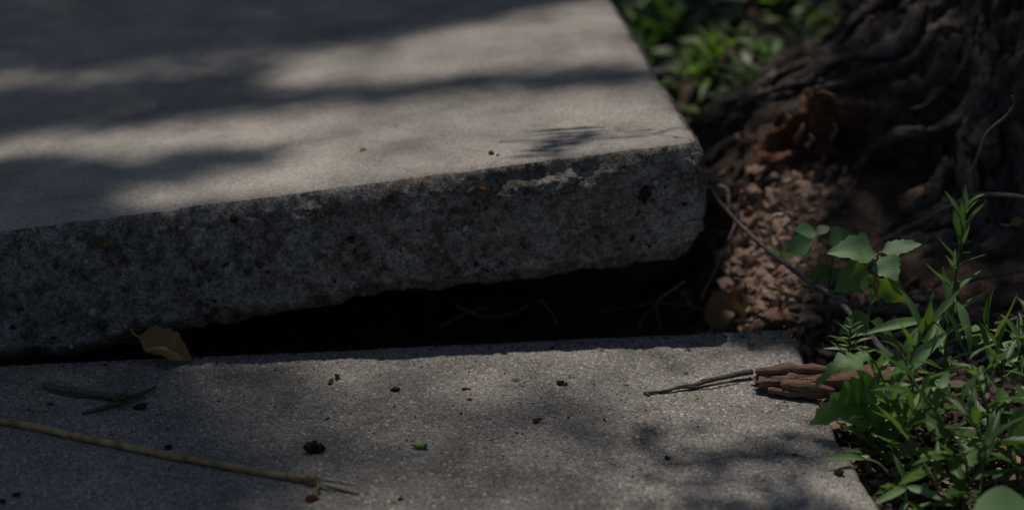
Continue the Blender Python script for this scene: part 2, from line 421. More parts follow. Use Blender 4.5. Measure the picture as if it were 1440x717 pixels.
# ------------------------------------------------------------------ ground
def gz(x, y):
    s = (Vector((x, y, 0)) - G0).dot(JN)
    right = sstep(.16, .27, x + .05 * nz((x, y, 0), 4, 2))
    z = -.075 + .035 * sstep(.20, .30, x)
    z += .045 * sstep(-.02, .10, s) * right + .065 * sstep(.07, .30, s) * right
    z -= .035 * sstep(.5, 1.4, s)
    return z
def axis(a, b, step, far):
    c = [a + i * step for i in range(int((b - a) / step) + 1)]
    lo = []; hi = []; d = step; x = a
    while x > -far: d *= 1.6; x -= d; lo.append(x)
    d = step; x = c[-1]
    while x < far: d *= 1.6; x += d; hi.append(x)
    return lo[::-1] + c + hi
xs, ys = axis(-.6, 1.0, .011, 400), axis(1.45, 3.7, .013, 400)
V = []
for y in ys:
    for x in xs:
        p = Vector((x, y, gz(min(max(x, -2), 3), min(max(y, 0), 5))))
        near = 1 if -.8 < x < 1.2 and 1.3 < y < 3.9 else .3
        p.z += near * (.011 * nz(p, 9, 3) + .007 * nz(p + Vector((5, 5, 5)), 40, 3))
        V.append(p)
nx = len(xs)
F = [(j * nx + i, j * nx + i + 1, (j + 1) * nx + i + 1, (j + 1) * nx + i) for j in range(len(ys) - 1) for i in range(nx - 1)]
ground = struct(link('ground', mesh('ground', V, F), M['soil']), 'bare dark soil beside and under the pavement')

# ------------------------------------------------------------------ the tree: trunk with root flare, limbs, crown
TX, TY = .80, 2.78
roots = [  # centre line points with radii
    [(.80, 2.78, .32, .30), (.60, 2.58, .17, .18), (.47, 2.50, .105, .125), (.37, 2.46, .066, .105), (.27, 2.44, .022, .086), (.185, 2.43, -.025, .066), (.08, 2.43, -.055, .05), (-.1, 2.44, -.075, .04), (-.3, 2.46, -.08, .04)],
    [(.80, 2.76, .25, .28), (.63, 2.47, .06, .16), (.50, 2.36, -.02, .10), (.40, 2.30, -.05, .075), (.33, 2.24, -.075, .05)],
    [(.82, 2.7, .2, .28), (.80, 2.42, .0, .16), (.80, 2.25, -.07, .09), (.82, 2.05, -.11, .06)],
    [(.9, 2.75, .25, .26), (1.15, 2.6, .03, .16), (1.4, 2.45, -.06, .09), (1.7, 2.3, -.12, .06)],
    [(.8, 2.85, .25, .26), (.62, 3.05, .08, .15), (.45, 3.25, -.02, .09), (.25, 3.4, -.1, .05)],
    [(.9, 2.9, .25, .26), (1.1, 3.15, .03, .15), (1.3, 3.4, -.08, .08)],
    [(.66, 2.66, .30, .17), (.585, 2.50, .24, .105), (.545, 2.43, .15, .085), (.53, 2.38, .06, .08), (.52, 2.33, -.03, .07)],
    [(.78, 2.60, .34, .16), (.74, 2.46, .22, .10), (.70, 2.38, .09, .09), (.66, 2.30, -.03, .07)],
]
tb = MB()
tb.tube([(TX, TY, z) for z in (-.2, 0, .15, .3, .5, .75, 1.0)], [.45, .40, .36, .335, .315, .30, .295], 28)
for r_ in roots:
    p_ = smooth_path([q[:3] for q in r_], 6); rr = [float(np.interp(i / 6, range(len(r_)), [q[3] for q in r_])) for i in range(len(p_))]
    tb.tube(p_, rr, 14)
tmp = link('tmp', mesh('tmp', tb.v, tb.f))
md = tmp.modifiers.new('r', 'REMESH'); md.mode = 'VOXEL'; md.voxel_size = .0062
md2 = tmp.modifiers.new('s', 'SMOOTH'); md2.factor = .5; md2.iterations = 10
dg = bpy.context.evaluated_depsgraph_get(); dg.update()
tme = bpy.data.meshes.new_from_object(tmp.evaluated_get(dg))
bpy.data.objects.remove(tmp)
bm = bmesh.new(); bm.from_mesh(tme)
# the hollow of rotten wood between the two front roots
HOL = [(atY(1250, 285, 2.42), .075, .085), (atY(1170, 225, 2.37), .06, .035), (atY(1215, 330, 2.36), .045, .045), (atY(1095, 260, 2.36), .035, .02), (atY(1300, 235, 2.42), .05, .05)]
ROT = [(atY(1150, 215, 2.36), .085), (atY(1085, 270, 2.33), .085), (atY(1090, 340, 2.27), .07), (atY(1190, 300, 2.34), .04)]
bm.normal_update()
SA, SF = [], []
def centre(pp, rr, rid):
    s_ = 0
    for i, p in enumerate(pp):
        t = (pp[min(i + 1, len(pp) - 1)] - pp[max(0, i - 1)]).normalized(); a = t.cross(Vector((.2, .97, .1))).normalized(); b = t.cross(a)
        if i: s_ += (p - pp[i - 1]).length
        SA.append((*p, rr[i], s_, rid)); SF.append((a, b))
centre([Vector((TX, TY, z * .05 - .2)) for z in range(25)], [.40] * 8 + [.32] * 17, 0)
for k, r_ in enumerate(roots):
    p_ = smooth_path([q[:3] for q in r_], 8); centre(p_, [float(np.interp(i / 8, range(len(r_)), [q[3] for q in r_])) for i in range(len(p_))], k + 1)
SAn = np.array(SA)
VC = np.array([v.co for v in bm.verts]); near = np.zeros(len(VC), int)
for i in range(0, len(VC), 4000):
    c = VC[i:i + 4000]; dd = np.linalg.norm(c[:, None, :] - SAn[None, :, :3], axis=2) - SAn[None, :, 3]; near[i:i + 4000] = dd.argmin(1)
def rotf(p):
    rt = 0
    for c, r1 in ROT: rt = max(rt, 1 - sstep(.35, 1.1, (p - c).length / r1 + .35 * nz(p, 25, 3)))
    return rt
def ridged(q, o=3):
    v = 0; a = 1.; 
    for i in range(o):
        v += a * (1 - 2.6 * abs(noise.noise(q))); q = q * 2.03 + Vector((3.1, 1.7, 5.3)); a *= .5
    return v
dis = []
for v, ni in zip(bm.verts, near):
    p = v.co; row = SAn[ni]; a, b = SF[ni]; e = p - Vector(row[:3]); sd = row[4]
    e0, e1 = e.dot(a), e.dot(b); wv = nz(p, 9, 2)
    q = Vector((e0 * 19 + wv * .5, e1 * 19 + wv * .4, sd * 4.2 + row[5] * 7.7))
    d = .007 * ridged(q) + .010 * nz(p, 11, 3)
    d1 = noise.voronoi(Vector((e0 * 30 + wv, e1 * 30 - wv, sd * 13 + row[5] * 3)))[0]
    d += .006 * (min(.3, d1[1] - d1[0]) / .3 - .6) - .010 + .006 * nz(p, 50, 4) + .004 * nz(p, 120, 3)
    if p.z > .75: d *= .6
    rt = rotf(p); h = 0
    for c, r1, dep in HOL: h = max(h, dep * (1 - sstep(.3, 1.05, (p - c).length / r1 + .3 * nz(p, 18, 3))))
    if rt > 0: d = lerp(d, .030 * nz(p + Vector((7, 7, 7)), 24, 4) + .018 * ridged(p * 38, 2) - .01, rt)
    dis.append(d - h)
for v, d in zip(bm.verts, dis): v.co += v.normal * d
bmesh.ops.delete(bm, geom=[v for v in bm.verts if v.co.z < -.22 or v.co.z > .97], context='VERTS')
bm.to_mesh(tme); bm.free(); 
n0 = len(tme.vertices)
TREE = empty('tree', (TX, TY, 0))
tag(TREE, 'old dark-barked tree whose flaring root and rotten hollow push against the raised slab', 'tree')
def tchild(o): o.parent = TREE; o.location = (-TX, -TY, 0); return o
# recompute attributes for the kept vertices
a_rot = tme.attributes.new('rot', 'FLOAT', 'POINT'); a_ft = tme.attributes.new('foot', 'FLOAT', 'POINT')
va = np.zeros(n0 * 3, dtype=np.float32); tme.vertices.foreach_get('co', va); va = va.reshape(-1, 3)
rv = []; fv = []
for p in va:
    p = Vector(p); rv.append(rotf(p)); fv.append(1 - sstep(-.02, .075, p.z + .03 * nz(p, 15, 3) + .10 * sstep(2.36, 2.6, p.y)))
a_rot.data.foreach_set('value', rv); a_ft.data.foreach_set('value', fv)
tme.polygons.foreach_set('use_smooth', [True] * len(tme.polygons))
tchild(link('root_flare', tme, M['bark']))
# bark plates: long flat ridges that run down the trunk and out along the roots
HOLES = [(c, r1) for c, r1, _ in HOL]
bp_ = MB(); rb = random.Random(5); np_ = 0
def plate(path, wdt, thk, seed):
    n = 10; k0 = len(bp_.v); m_ = len(path)
    for i, (P, Nn, Tn) in enumerate(path):
        t = i / (m_ - 1); env = min(1, 3.2 * t, 3.2 * (1 - t)) ** .6 + .05; sd_ = Tn.cross(Nn).normalized()
        wob = sd_ * (.35 * wdt * noise.noise(Vector((t * 3, seed, .5))))
        for k in range(n):
            w = 2 * math.pi * k / n
            rr = 1 + .62 * noise.fractal(Vector((math.cos(w) * 1.2, math.sin(w) * 1.2 + seed * 3.7, i * .30)), .6, 2.2, 4)
            bp_.v.append(P + wob + (sd_ * math.cos(w) * wdt * env + Nn * math.sin(w) * thk * (env * .7 + .3)) * rr)
    for i in range(m_ - 1):
        for k in range(n):
            A = k0 + i * n + k; B = k0 + i * n + (k + 1) % n; bp_.f.append((A, B, B + n, A + n))
    bp_.f.append(tuple(k0 + k for k in range(n))[::-1]); bp_.f.append(tuple(k0 + (m_ - 1) * n + k for k in range(n)))
byid = {}
for row, fr in zip(SA, SF): byid.setdefault(row[5], []).append((Vector(row[:3]), row[3], row[4], fr))
for rid, rows in byid.items():
    slen = rows[-1][2]; sarr = [r[2] for r in rows]
    rmean = sum(r[1] for r in rows) / len(rows)
    ncol = int(2 * math.pi * rmean / .019)
    for c in range(ncol):
        w0 = 2 * math.pi * c / ncol; s0 = -rb.uniform(0, .1)
        while s0 < slen - .04:
            ln = rb.uniform(.045, .19); path = []; seed = rb.uniform(0, 100); off = rb.uniform(-.012, .008)
            skip = False; mm_ = max(5, int(ln / .0055))
            for i in range(mm_ + 1):
                sc_ = s0 + ln * i / mm_
                if sc_ < 0 or sc_ > slen: continue
                f = float(np.interp(sc_, sarr, range(len(rows)))); a0 = min(int(f), len(rows) - 2); u = f - a0
                A0, B0 = rows[a0], rows[a0 + 1]
                C_ = A0[0].lerp(B0[0], u); r_ = lerp(A0[1], B0[1], u); fa_ = A0[3][0].lerp(B0[3][0], u); fb_ = A0[3][1].lerp(B0[3][1], u)
                w = w0 + .35 * noise.noise(Vector((sc_ * 7, c * .37, rid * 3.3))) + .12 * noise.noise(Vector((sc_ * 22, c * 1.37, rid)))
                Nn = (fa_ * math.cos(w) + fb_ * math.sin(w)).normalized(); Tn = (B0[0] - A0[0]).normalized()
                P = C_ + Nn * (r_ + off + .012 * nz(C_ + Nn * r_, 11, 3))
                path.append((P, Nn, Tn))
            s0 += ln * rb.uniform(.8, 1.0)
            if len(path) < 5: continue
            mp = path[len(path) // 2][0]
            if mp.y > TY + .12 or mp.z < -.09 or mp.z > .95: continue
            if any((mp - hc).length < hr * .9 for hc, hr in HOLES) or rotf(mp) > .35: continue
            plate(path, rb.uniform(.006, .0155), rb.uniform(.005, .012), seed); np_ += 1
o = bp_.build('bark_ridges', M['bark']); o['kind'] = 'stuff'; tchild(o)
nv = len(bp_.v); a_ = o.data.attributes.new('foot', 'FLOAT', 'POINT'); a_.data.foreach_set('value', [1 - sstep(-.03, .05, p.z + .10 * sstep(2.36, 2.6, p.y)) for p in bp_.v])
# torn splinters standing in the rotten hollow
rs = MB()
for k in range(150):
    c, r1 = rb.choice(ROT); P = c + Vector((rb.gauss(0, r1 * .4), rb.uniform(.0, .03), rb.gauss(-r1 * .25, r1 * .3))); l_ = rb.uniform(.008, .03)
    d_ = Vector((rb.uniform(-.35, .15), rb.uniform(-.15, .1), -1)).normalized(); sd_ = Vector((rb.uniform(-.006, .006), rb.uniform(-.004, .004), 0))
    rs.tube([P, P + d_ * l_ * .3 + sd_, P + d_ * l_ * .65 - sd_ * .4, P + d_ * l_], [.0006, rb.uniform(.001, .0034), rb.uniform(.001, .003), .0005], 6, 1.1, k)
o = rs.build('torn_wood', M['rotwood']); o['kind'] = 'stuff'; tchild(o)
up = MB()
stem_pts = smooth_path([(TX, TY, .8), (TX, TY, 1.2), (TX - .03, TY + .03, 2.0), (TX + .02, TY + .08, 3.2), (TX, TY + .1, 4.6), (TX + .05, TY + .1, 8.2)], 8)
up.tube(stem_pts, [lerp(.29, .13, i / (len(stem_pts) - 1)) for i in range(len(stem_pts))], 24, .12, 3)
tchild(up.build('trunk', M['bark']))
for k, (z, e) in enumerate([(2.2, (-.6, 5.3, 3.1)), (2.6, (.4, 5.6, 3.6)), (3.1, (-1.9, 6.8, 3.9)), (3.3, (1.5, 1.2, 4.2)), (3.6, (2.3, 3.6, 4.4)), (3.9, (2.0, 4.9, 4.8))]):
    lm = MB(); a = Vector((TX, TY + .06, z)); b = Vector(e)
    pts = smooth_path([a, a.lerp(b, .35) + Vector((0, 0, .18)), a.lerp(b, .7) + Vector((.08, .05, .16)), b], 6)
    lm.tube(pts, [lerp(.085, .012, i / (len(pts) - 1)) for i in range(len(pts))], 9, .15, k)
    for j in range(9):
        q = pts[6 + j % 12]; t_ = q + Vector((random.uniform(-.6, .6), random.uniform(-.6, .6), random.uniform(-.1, .35)))
        lm.tube([q, q.lerp(t_, .5) + Vector((0, 0, .05)), t_], [.016, .01, .004], 5)
    tchild(lm.build('limb', M['bark']))

# ---- dappled light: where the photograph shows sun the crown has gaps, elsewhere leaves
MS = 4
MW, MH = W0 // MS + 160, H0 // MS + 90        # the map goes on a little beyond the frame
YY, XX = np.mgrid[0:MH, 0:MW]; PX = (XX - 80) * MS; PY = (YY - 50) * MS
lit = np.zeros((MH, MW))
def poly_in(poly):
    ins = np.zeros(PX.shape, bool); n = len(poly)
    for i in range(n):
        (x1, y1), (x2, y2) = poly[i], poly[(i + 1) % n]
        if y1 == y2: continue
        c = ((y1 > PY) != (y2 > PY)) & (PX < (x2 - x1) * (PY - y1) / (y2 - y1) + x1); ins ^= c
    return ins
def paint(poly, v):
    global lit
    lit = np.where(poly_in(poly), v, lit)
# raised slab
paint([(-90, 112), (120, 98), (300, 80), (430, 68), (430, 84), (250, 100), (-90, 126)], .5)
paint([(400, 84), (520, 60), (680, 34), (790, 8), (850, -6), (880, -30), (900, 0), (935, 84), (760, 92), (560, 108), (400, 122), (370, 106)], .9)
paint([(-90, 206), (120, 190), (330, 166), (470, 150), (700, 134), (930, 118), (970, 120), (1010, 190), (1000, 222), (780, 226), (640, 246), (520, 258), (430, 272), (300, 284), (180, 286), (150, 276), (270, 254), (400, 226), (420, 205), (330, 206), (200, 212), (60, 214), (-90, 218)], .98)
paint([(330, 200), (460, 188), (600, 178), (640, 182), (480, 202), (400, 216)], .78)
paint([(860, 222), (900, 196), (1000, 180), (1010, 230), (850, 236)], .6)
paint([(150, 290), (420, 270), (560, 252), (700, 236), (1000, 205), (1000, 260), (300, 320)], .16)
paint([(700, 60), (900, 40), (910, 48), (700, 72), (560, 84)], .45)
paint([(-90, 172), (120, 160), (330, 142), (480, 122), (700, 100), (930, 88), (950, 110), (700, 126), (480, 144), (330, 160), (-90, 196)], .02)
# sunken slab
paint([(250, 560), (330, 500), (460, 490), (700, 484), (960, 484), (1120, 494), (1160, 560), (1205, 650), (1240, 717), (1280, 800), (300, 800), (330, 717), (420, 690), (400, 640), (330, 620)], .13)
paint([(380, 540), (450, 496), (700, 484), (1120, 494), (1176, 602), (1060, 606), (960, 640), (1000, 800), (380, 800), (460, 700), (480, 650), (420, 610)], .30)
paint([(470, 510), (520, 490), (960, 482), (1110, 492), (1150, 540), (1168, 588), (1090, 602), (980, 604), (910, 580), (830, 556), (740, 552), (640, 580), (530, 600), (460, 570)], .42)
paint([(560, 488), (960, 482), (1110, 492), (1168, 590), (1080, 602), (980, 604), (930, 570), (830, 540), (640, 540)], .58)
paint([(880, 515), (1150, 492), (1180, 608), (1000, 618), (890, 600)], 1.)
paint([(440, 720), (560, 676), (700, 652), (860, 648), (960, 664), (1180, 640), (1230, 670), (1240, 690), (1100, 690), (960, 700), (900, 800), (400, 800)], .55)
paint([(960, 664), (1090, 650), (1200, 654), (1228, 680), (1100, 688), (970, 690)], .55)
paint([(940, 694), (1100, 690), (1250, 700), (1300, 800), (900, 800)], .12)
paint([(1000, 628), (1080, 614), (1186, 612), (1208, 650), (1110, 650), (1010, 656), (985, 642)], .04)
# flecks on the trunk and its root, then litter and plants right of the slab
paint([(960, 200), (1280, -40), (1600, -60), (1600, 420), (1200, 420), (1000, 300)], .16)
paint([(1150, 486), (1440, 470), (1600, 520), (1600, 800), (1260, 760), (1210, 640), (1165, 560)], .985)
paint([(1300, 640), (1440, 630), (1460, 700), (1330, 700)], .25)
paint([(1000, 260), (1090, 180), (1190, 200), (1170, 330), (1120, 420), (1060, 430), (1010, 330)], .5)
def blur(a, r):
    for ax in (0, 1):
        c = np.cumsum(np.pad(a, [(r + 1, r) if k == ax else (0, 0) for k in (0, 1)], mode='edge'), axis=ax)
        a = (np.take(c, range(2 * r + 1, c.shape[ax]), axis=ax) - np.take(c, range(0, c.shape[ax] - 2 * r - 1), axis=ax)) / (2 * r + 1)
    return a
lit[MH // 2 + 30:] = blur(lit, 5)[MH // 2 + 30:]
lit[:MH // 2] = blur(lit, 2)[:MH // 2]
lit = blur(lit, 1)
TARGETS = [  # points that stand in a sun fleck: pixel, depth, radius
    (1235, 358, 1.99, .036), (1250, 372, 1.99, .03), (1150, 340, 2.10, .022), (1197, 468, 1.98, .026), (1110, 528, 2.0, .04), (1200, 528, 1.96, .035), (1380, 530, 1.9, .05), (1300, 600, 1.83, .04),
    (1405, 710, 1.685, .05), (1160, 33, 2.86, .045), (1225, 10, 2.84, .05), (1083, 75, 2.8, .03), (1265, 695, 1.73, .03), (1180, 560, 1.92, .03), (1430, 470, 1.95, .04), (1355, 400, 1.9, .02), (1010, 100, 2.73, .055), (1050, 80, 2.68, .03), (985, 90, 2.79, .03), (900, 20, 3.03, .05), (960, 0, 3.1, .05), (1000, 90, 2.77, .06), (1095, 0, 2.97, .06), (1030, -10, 3.1, .06), (1040, 110, 2.68, .03), (1130, 10, 2.95, .05),
    (1050, 228, 2.36, .03), (1090, 205, 2.37, .028), (1075, 290, 2.3, .036), (1105, 350, 2.24, .034), (1030, 300, 2.28, .03), (1090, 320, 2.26, .034), (1075, 410, 2.18, .038), (1145, 215, 2.38, .028), (1170, 235, 2.37, .024), (1130, 280, 2.34, .024), (1215, 380, 2.2, .02), (1300, 270, 2.33, .02), (1410, 590, 1.83, .04), (1255, 95, 2.50, .014), (1325, 150, 2.40, .013), (1225, 150, 2.44, .016), (1340, 60, 2.42, .014), (1165, 118, 2.44, .014), (1290, 40, 2.45, .013), (1405, 190, 2.36, .012), (1090, 165, 2.44, .016), (1350, 225, 2.34, .012), (1240, 660, 1.78, .05), (1330, 690, 1.75, .04)]
ub = SUN.cross(Vector((0, 1, 0))).normalized(); vb = SUN.cross(ub)
UV = lambda p: (p.dot(ub), p.dot(vb))
tuv = [(*UV(atY(x, y, Y)), r) for x, y, Y, r in TARGETS]
def to_px(P):
    x = P[:, 0]; y = P[:, 1]; z = P[:, 2] - CAMH
    dz = y * math.cos(PITCH) - z * math.sin(PITCH); dy = y * math.sin(PITCH) + z * math.cos(PITCH)
    return 720 + FPX * x / dz, 358.5 - FPX * dy / dz
NL = 130000
tx, ty = RNG.uniform(-1.1, 1.1, NL), RNG.uniform(1.3, 3.7, NL)       # where the shadow of each leaf would land at z = 0
s_ = np.array(SUN)
P0 = np.stack([tx, ty, np.zeros(NL)], 1)
# the same ray meets the raised slab's top higher up
tn, tl = np.array(TN), np.array(TL)
tt = ((tl - P0) @ tn) / (s_ @ tn); P1 = P0 + tt[:, None] * s_
rel = P1 - np.array(TR)
onslab = (rel @ np.array(JN) > -.004) & (rel @ np.array(UN_SIDE) < .004)
PP = np.where(onslab[:, None], P1, P0)
qx, qy = to_px(PP)
ix = np.clip((qx / MS + 80).astype(int), 0, MW - 1); iy = np.clip((qy / MS + 50).astype(int), 0, MH - 1)
inside = (qx > -300) & (qx < W0 + 300) & (qy > -180) & (qy < H0 + 140)
outl = np.array([.5 + .9 * noise.noise(Vector((a * 5, b * 5, 0))) for a, b in zip(tx, ty)])
lv = np.where(inside, lit[iy, ix], np.clip(outl, 0, .8))
keep = RNG.uniform(0, 1, NL) < -np.log(np.clip(lv, .006, .999)) / 5.
uu, vv = PP @ np.array(ub), PP @ np.array(vb)
for a, b, r in tuv: keep &= (uu - a) ** 2 + (vv - b) ** 2 > r * r
PP = PP[keep]; n = len(PP)
soft = (onslab | (qx < 900))[keep]; hh = np.where(soft, np.where(onslab[keep], RNG.uniform(4.8, 6.8, n), RNG.uniform(6.0, 8.2, n)), RNG.uniform(2.3, 3.2, n)); LP = PP + s_ * (hh / s_[2])[:, None]
# far parts of the crown: larger leaves, thinner cover
NF = 9000
ang, rd = RNG.uniform(0, 2 * math.pi, NF), np.sqrt(RNG.uniform(0, 1, NF)) * 3.4
fx, fy = .4 + rd * np.cos(ang), 2.9 + rd * np.sin(ang); fz = RNG.uniform(2.7, 5.8, NF)
LF = np.stack([fx, fy, fz], 1)
land = LF - s_ * (LF[:, 2] / s_[2])[:, None]
fk = ~((np.abs(land[:, 0]) < 1.2) & (land[:, 1] > 1.2) & (land[:, 1] < 3.85))
fk &= ~((LF[:, 1] < 2.1) & (RNG.uniform(0, 1, NF) > .06))
LF = LF[fk]
def leaf_cloud(P, L, Wd):
    n = len(P)
    d = RNG.normal(size=(n, 3)) * np.array([1, 1, .35]); d /= np.linalg.norm(d, axis=1)[:, None]
    up_ = np.array(SUN) + RNG.normal(size=(n, 3)) * .45
    w = np.cross(d, up_); w /= np.linalg.norm(w, axis=1)[:, None]
    l = L * RNG.uniform(.7, 1.25, n)[:, None]; wd = Wd * RNG.uniform(.75, 1.2, n)[:, None]
    nn = np.cross(w, d) * l * .12
    a = P - d * l * .5; b = P - d * l * .12 + w * wd * .5 + nn; c = P + d * l * .5; e = P - d * l * .12 - w * wd * .5 + nn
    V = np.stack([a, b, c, e], 1).reshape(-1, 3)
    F = np.arange(n * 4).reshape(-1, 4)
    return V, np.concatenate([F[:, [0, 1, 2]], F[:, [0, 2, 3]]])
Va, Fa = leaf_cloud(LP, .028, .0175); Vb, Fb = leaf_cloud(LF, .12, .065)
me = bpy.data.meshes.new('crown'); me.from_pydata(np.concatenate([Va, Vb]).tolist(), [], np.concatenate([Fa, Fb + len(Va)]).tolist()); me.update()
tchild(link('crown', me, M['crownleaf']))
# a low feathery spray whose striped shadow falls near the raised slab's corner
sp = MB()
hz_ = SUN * (.9 / SUN.z)
a, b = onU(905, 192) + hz_, onU(700, 200) + hz_
sp.tube(smooth_path([a + Vector((.35, .35, 1.5)), a + Vector((.08, .06, .15)), a, a.lerp(b, .5), b], 5), .0016, 5)
rq = random.Random(4)
for k in range(9):
    x1, y1 = 868 - 9 * k + rq.uniform(-12, 12), 179 + 4.6 * k + rq.uniform(-1, 1); x2 = rq.uniform(700, 765); y2 = y1 + (x1 - x2) * .075 + rq.uniform(-2, 2)
    u1, u2 = onU(x1, y1) + hz_ * rq.uniform(.8, 1.5), onU(x2, y2) + hz_; u2 += SUN * ((u1.z - u2.z) / SUN.z)
    side = (u2 - u1).cross(SUN).normalized() * rq.uniform(.003, .0058)
    for t0, t1 in ((.0, .75), (.3, 1.)):
        c0, c1 = u1.lerp(u2, t0), u1.lerp(u2, t1); q = c0.lerp(c1, .4) + side * rq.uniform(-.5, .5)
        k0 = len(sp.v); sp.v += [c0, q + side, c1, q - side]; sp.f.append((k0, k0 + 1, k0 + 2, k0 + 3))
    sp.tube([a.lerp(b, .06 * k), u1], .0008, 4)
tchild(sp.build('spray', M['crownleaf']))
# thin twigs through the crown, too fine to shade anything
tw = MB()
for i in range(60):
    a = Vector((random.uniform(-1.2, 1.1), random.uniform(2.6, 5.2), random.uniform(3.4, 5.2))); pts = [a]
    d = Vector((random.uniform(-1, 1), random.uniform(-1, 1), random.uniform(-.2, .2))).normalized()
    for k in range(4): d = (d + Vector((random.uniform(-.3, .3), random.uniform(-.3, .3), random.uniform(-.15, .15)))).normalized(); pts.append(pts[-1] + d * .16)
    tw.tube(pts, [.003, .0026, .002, .0015, .001], 5)
o = tw.build('twig', M['bark']); o['kind'] = 'stuff'; tchild(o)

# ------------------------------------------------------------------ leaf shapes (root at the origin, along +y, face up +z)
def leaf_mesh(name, w, teeth, bend, fold, rows=9, seed=0, wavy=.0):
    """w(t): half width for unit length; teeth(t): extra outline factor; bend: droop over the length; fold: rise of the margins"""
    rnd = random.Random(seed); V = []; F = []; lx = []; ly = []
    for i in range(rows):
        t = i / (rows - 1); hw = max(.0015, w(t))
        a = bend * t; y = (math.sin(a) / bend if abs(bend) > 1e-3 else t); z = -(1 - math.cos(a)) / bend if abs(bend) > 1e-3 else 0
        for k, u in enumerate((-1, -.5, 0, .5, 1)):
            tt = teeth(t, u) if abs(u) == 1 else (1.)
            x = u * hw * tt
            dy = (.06 * abs(u) * (tt - 1) * 2 if abs(u) == 1 else 0)
            V.append((x, y + dy, z + fold * abs(x) + wavy * math.sin(t * 9 + seed + u) * abs(u) * hw)); lx.append(u); ly.append(t)
    for i in range(rows - 1):
        for k in range(4):
            a = i * 5 + k; F.append((a, a + 1, a + 6, a + 5))
    me = mesh(name, V, F)
    at = me.attributes.new('leaf_x', 'FLOAT', 'POINT'); at.data.foreach_set('value', lx)
    at = me.attributes.new('leaf_y', 'FLOAT', 'POINT'); at.data.foreach_set('value', ly)
    return me
lance_w = lambda t: .080 * math.sin(math.pi * min(1, t ** .75)) ** .8 * (1 - .15 * t) if 0 < t < 1 else (.014 if t == 0 else 0)
goose_w = lambda t: (.02 if t < .10 else float(np.interp(t, [.1, .18, .3, .42, .6, .8, 1], [.02, .22, .40, .36, .30, .17, 0])))
def teethf(n, amp): return lambda t, u: 1 + amp * (((t * n + (.25 if u > 0 else 0)) % 1.) - .4) if .15 < t < .97 else 1.
lobed_w = lambda t: float(np.interp(t, [0, .14, .2, .27, .33, .42, .5, .58, .68, .8, .88, 1], [.02, .02, .26, .40, .20, .38, .17, .30, .13, .15, .07, 0]))
round_w = lambda t: float(np.interp(t, [0, .06, .15, .3, .5, .7, .85, .95, 1], [.03, .10, .26, .40, .44, .39, .27, .13, .0]))
oval_w = lambda t: float(np.interp(t, [0, .05, .2, .45, .7, .9, 1], [.02, .05, .20, .27, .21, .07, 0]))
one = lambda t, u: 1.
LV = {'lance': [], 'goose': [], 'lobed': [], 'narrow': [], 'round': [], 'oval': []}
for k in range(5):
    LV['lance'].append(leaf_mesh('lance_leaf', lambda t: lance_w(t) * (1 + .1 * k), one, [.35, .7, 1.0, .15, -.25][k], [.35, .5, .25, .6, .4][k], 8, k, .25))
    LV['narrow'].append(leaf_mesh('narrow_leaf', lambda t: lance_w(t) * .7, one, [.4, .8, -.2, .5, 1.1][k], .5, 6, k))
    LV['goose'].append(leaf_mesh('goosefoot_leaf', goose_w, teethf(6, .28), [.35, .6, .1, .8, -.1][k], [.15, .25, .1, .3, .2][k], 16, k, .12))
    LV['lobed'].append(leaf_mesh('lobed_leaf', lobed_w, teethf(12, .25), [.5, .8, .3, 1.0, .1][k], [.15, .2, .3, .1, .2][k], 22, k, .15))
    LV['round'].append(leaf_mesh('round_leaf', round_w, one, [.3, .5, .2, .6, .1][k], .12, 10, k, .08))
    LV['oval'].append(leaf_mesh('oval_leaf', oval_w, one, [.3, .6, .2, .5, .8][k], .25, 9, k, .15))
_mm = {}
def leafdata(kind, mat, k):
    key = (kind, mat, k)
    if key not in _mm:
        me = LV[kind][k].copy(); me.materials.clear(); me.materials.append(M[mat]); _mm[key] = me
    return _mm[key]
def put_leaf(parent, base, direction, up, length, kind, mat, k=None, wide=1., name='leaf'):
    """base in world space; parent stands unrotated at its own location"""
    y = Vector(direction).normalized(); x = y.cross(Vector(up)).normalized(); z = x.cross(y)
    o = bpy.data.objects.new(name, leafdata(kind, mat, random.randrange(5) if k is None else k)); COL.objects.link(o)
    o.parent = parent
    m = Matrix((x * length * wide, y * length, z * length)).transposed().to_4x4(); m.translation = Vector(base) - parent.location
    o.matrix_local = m
    return o
def stem_obj(parent, pts, r0, r1, mat='stem', name='stem'):
    t = MB(); pts = smooth_path(pts, 5); off = parent.location
    t.tube([p - off for p in pts], [lerp(r0, r1, i / (len(pts) - 1)) for i in range(len(pts))], 7, .12, len(pts))
    t.build(name, M[mat], parent); return pts
def rdir(az, el): return Vector((math.cos(az) * math.cos(el), math.sin(az) * math.cos(el), math.sin(el)))

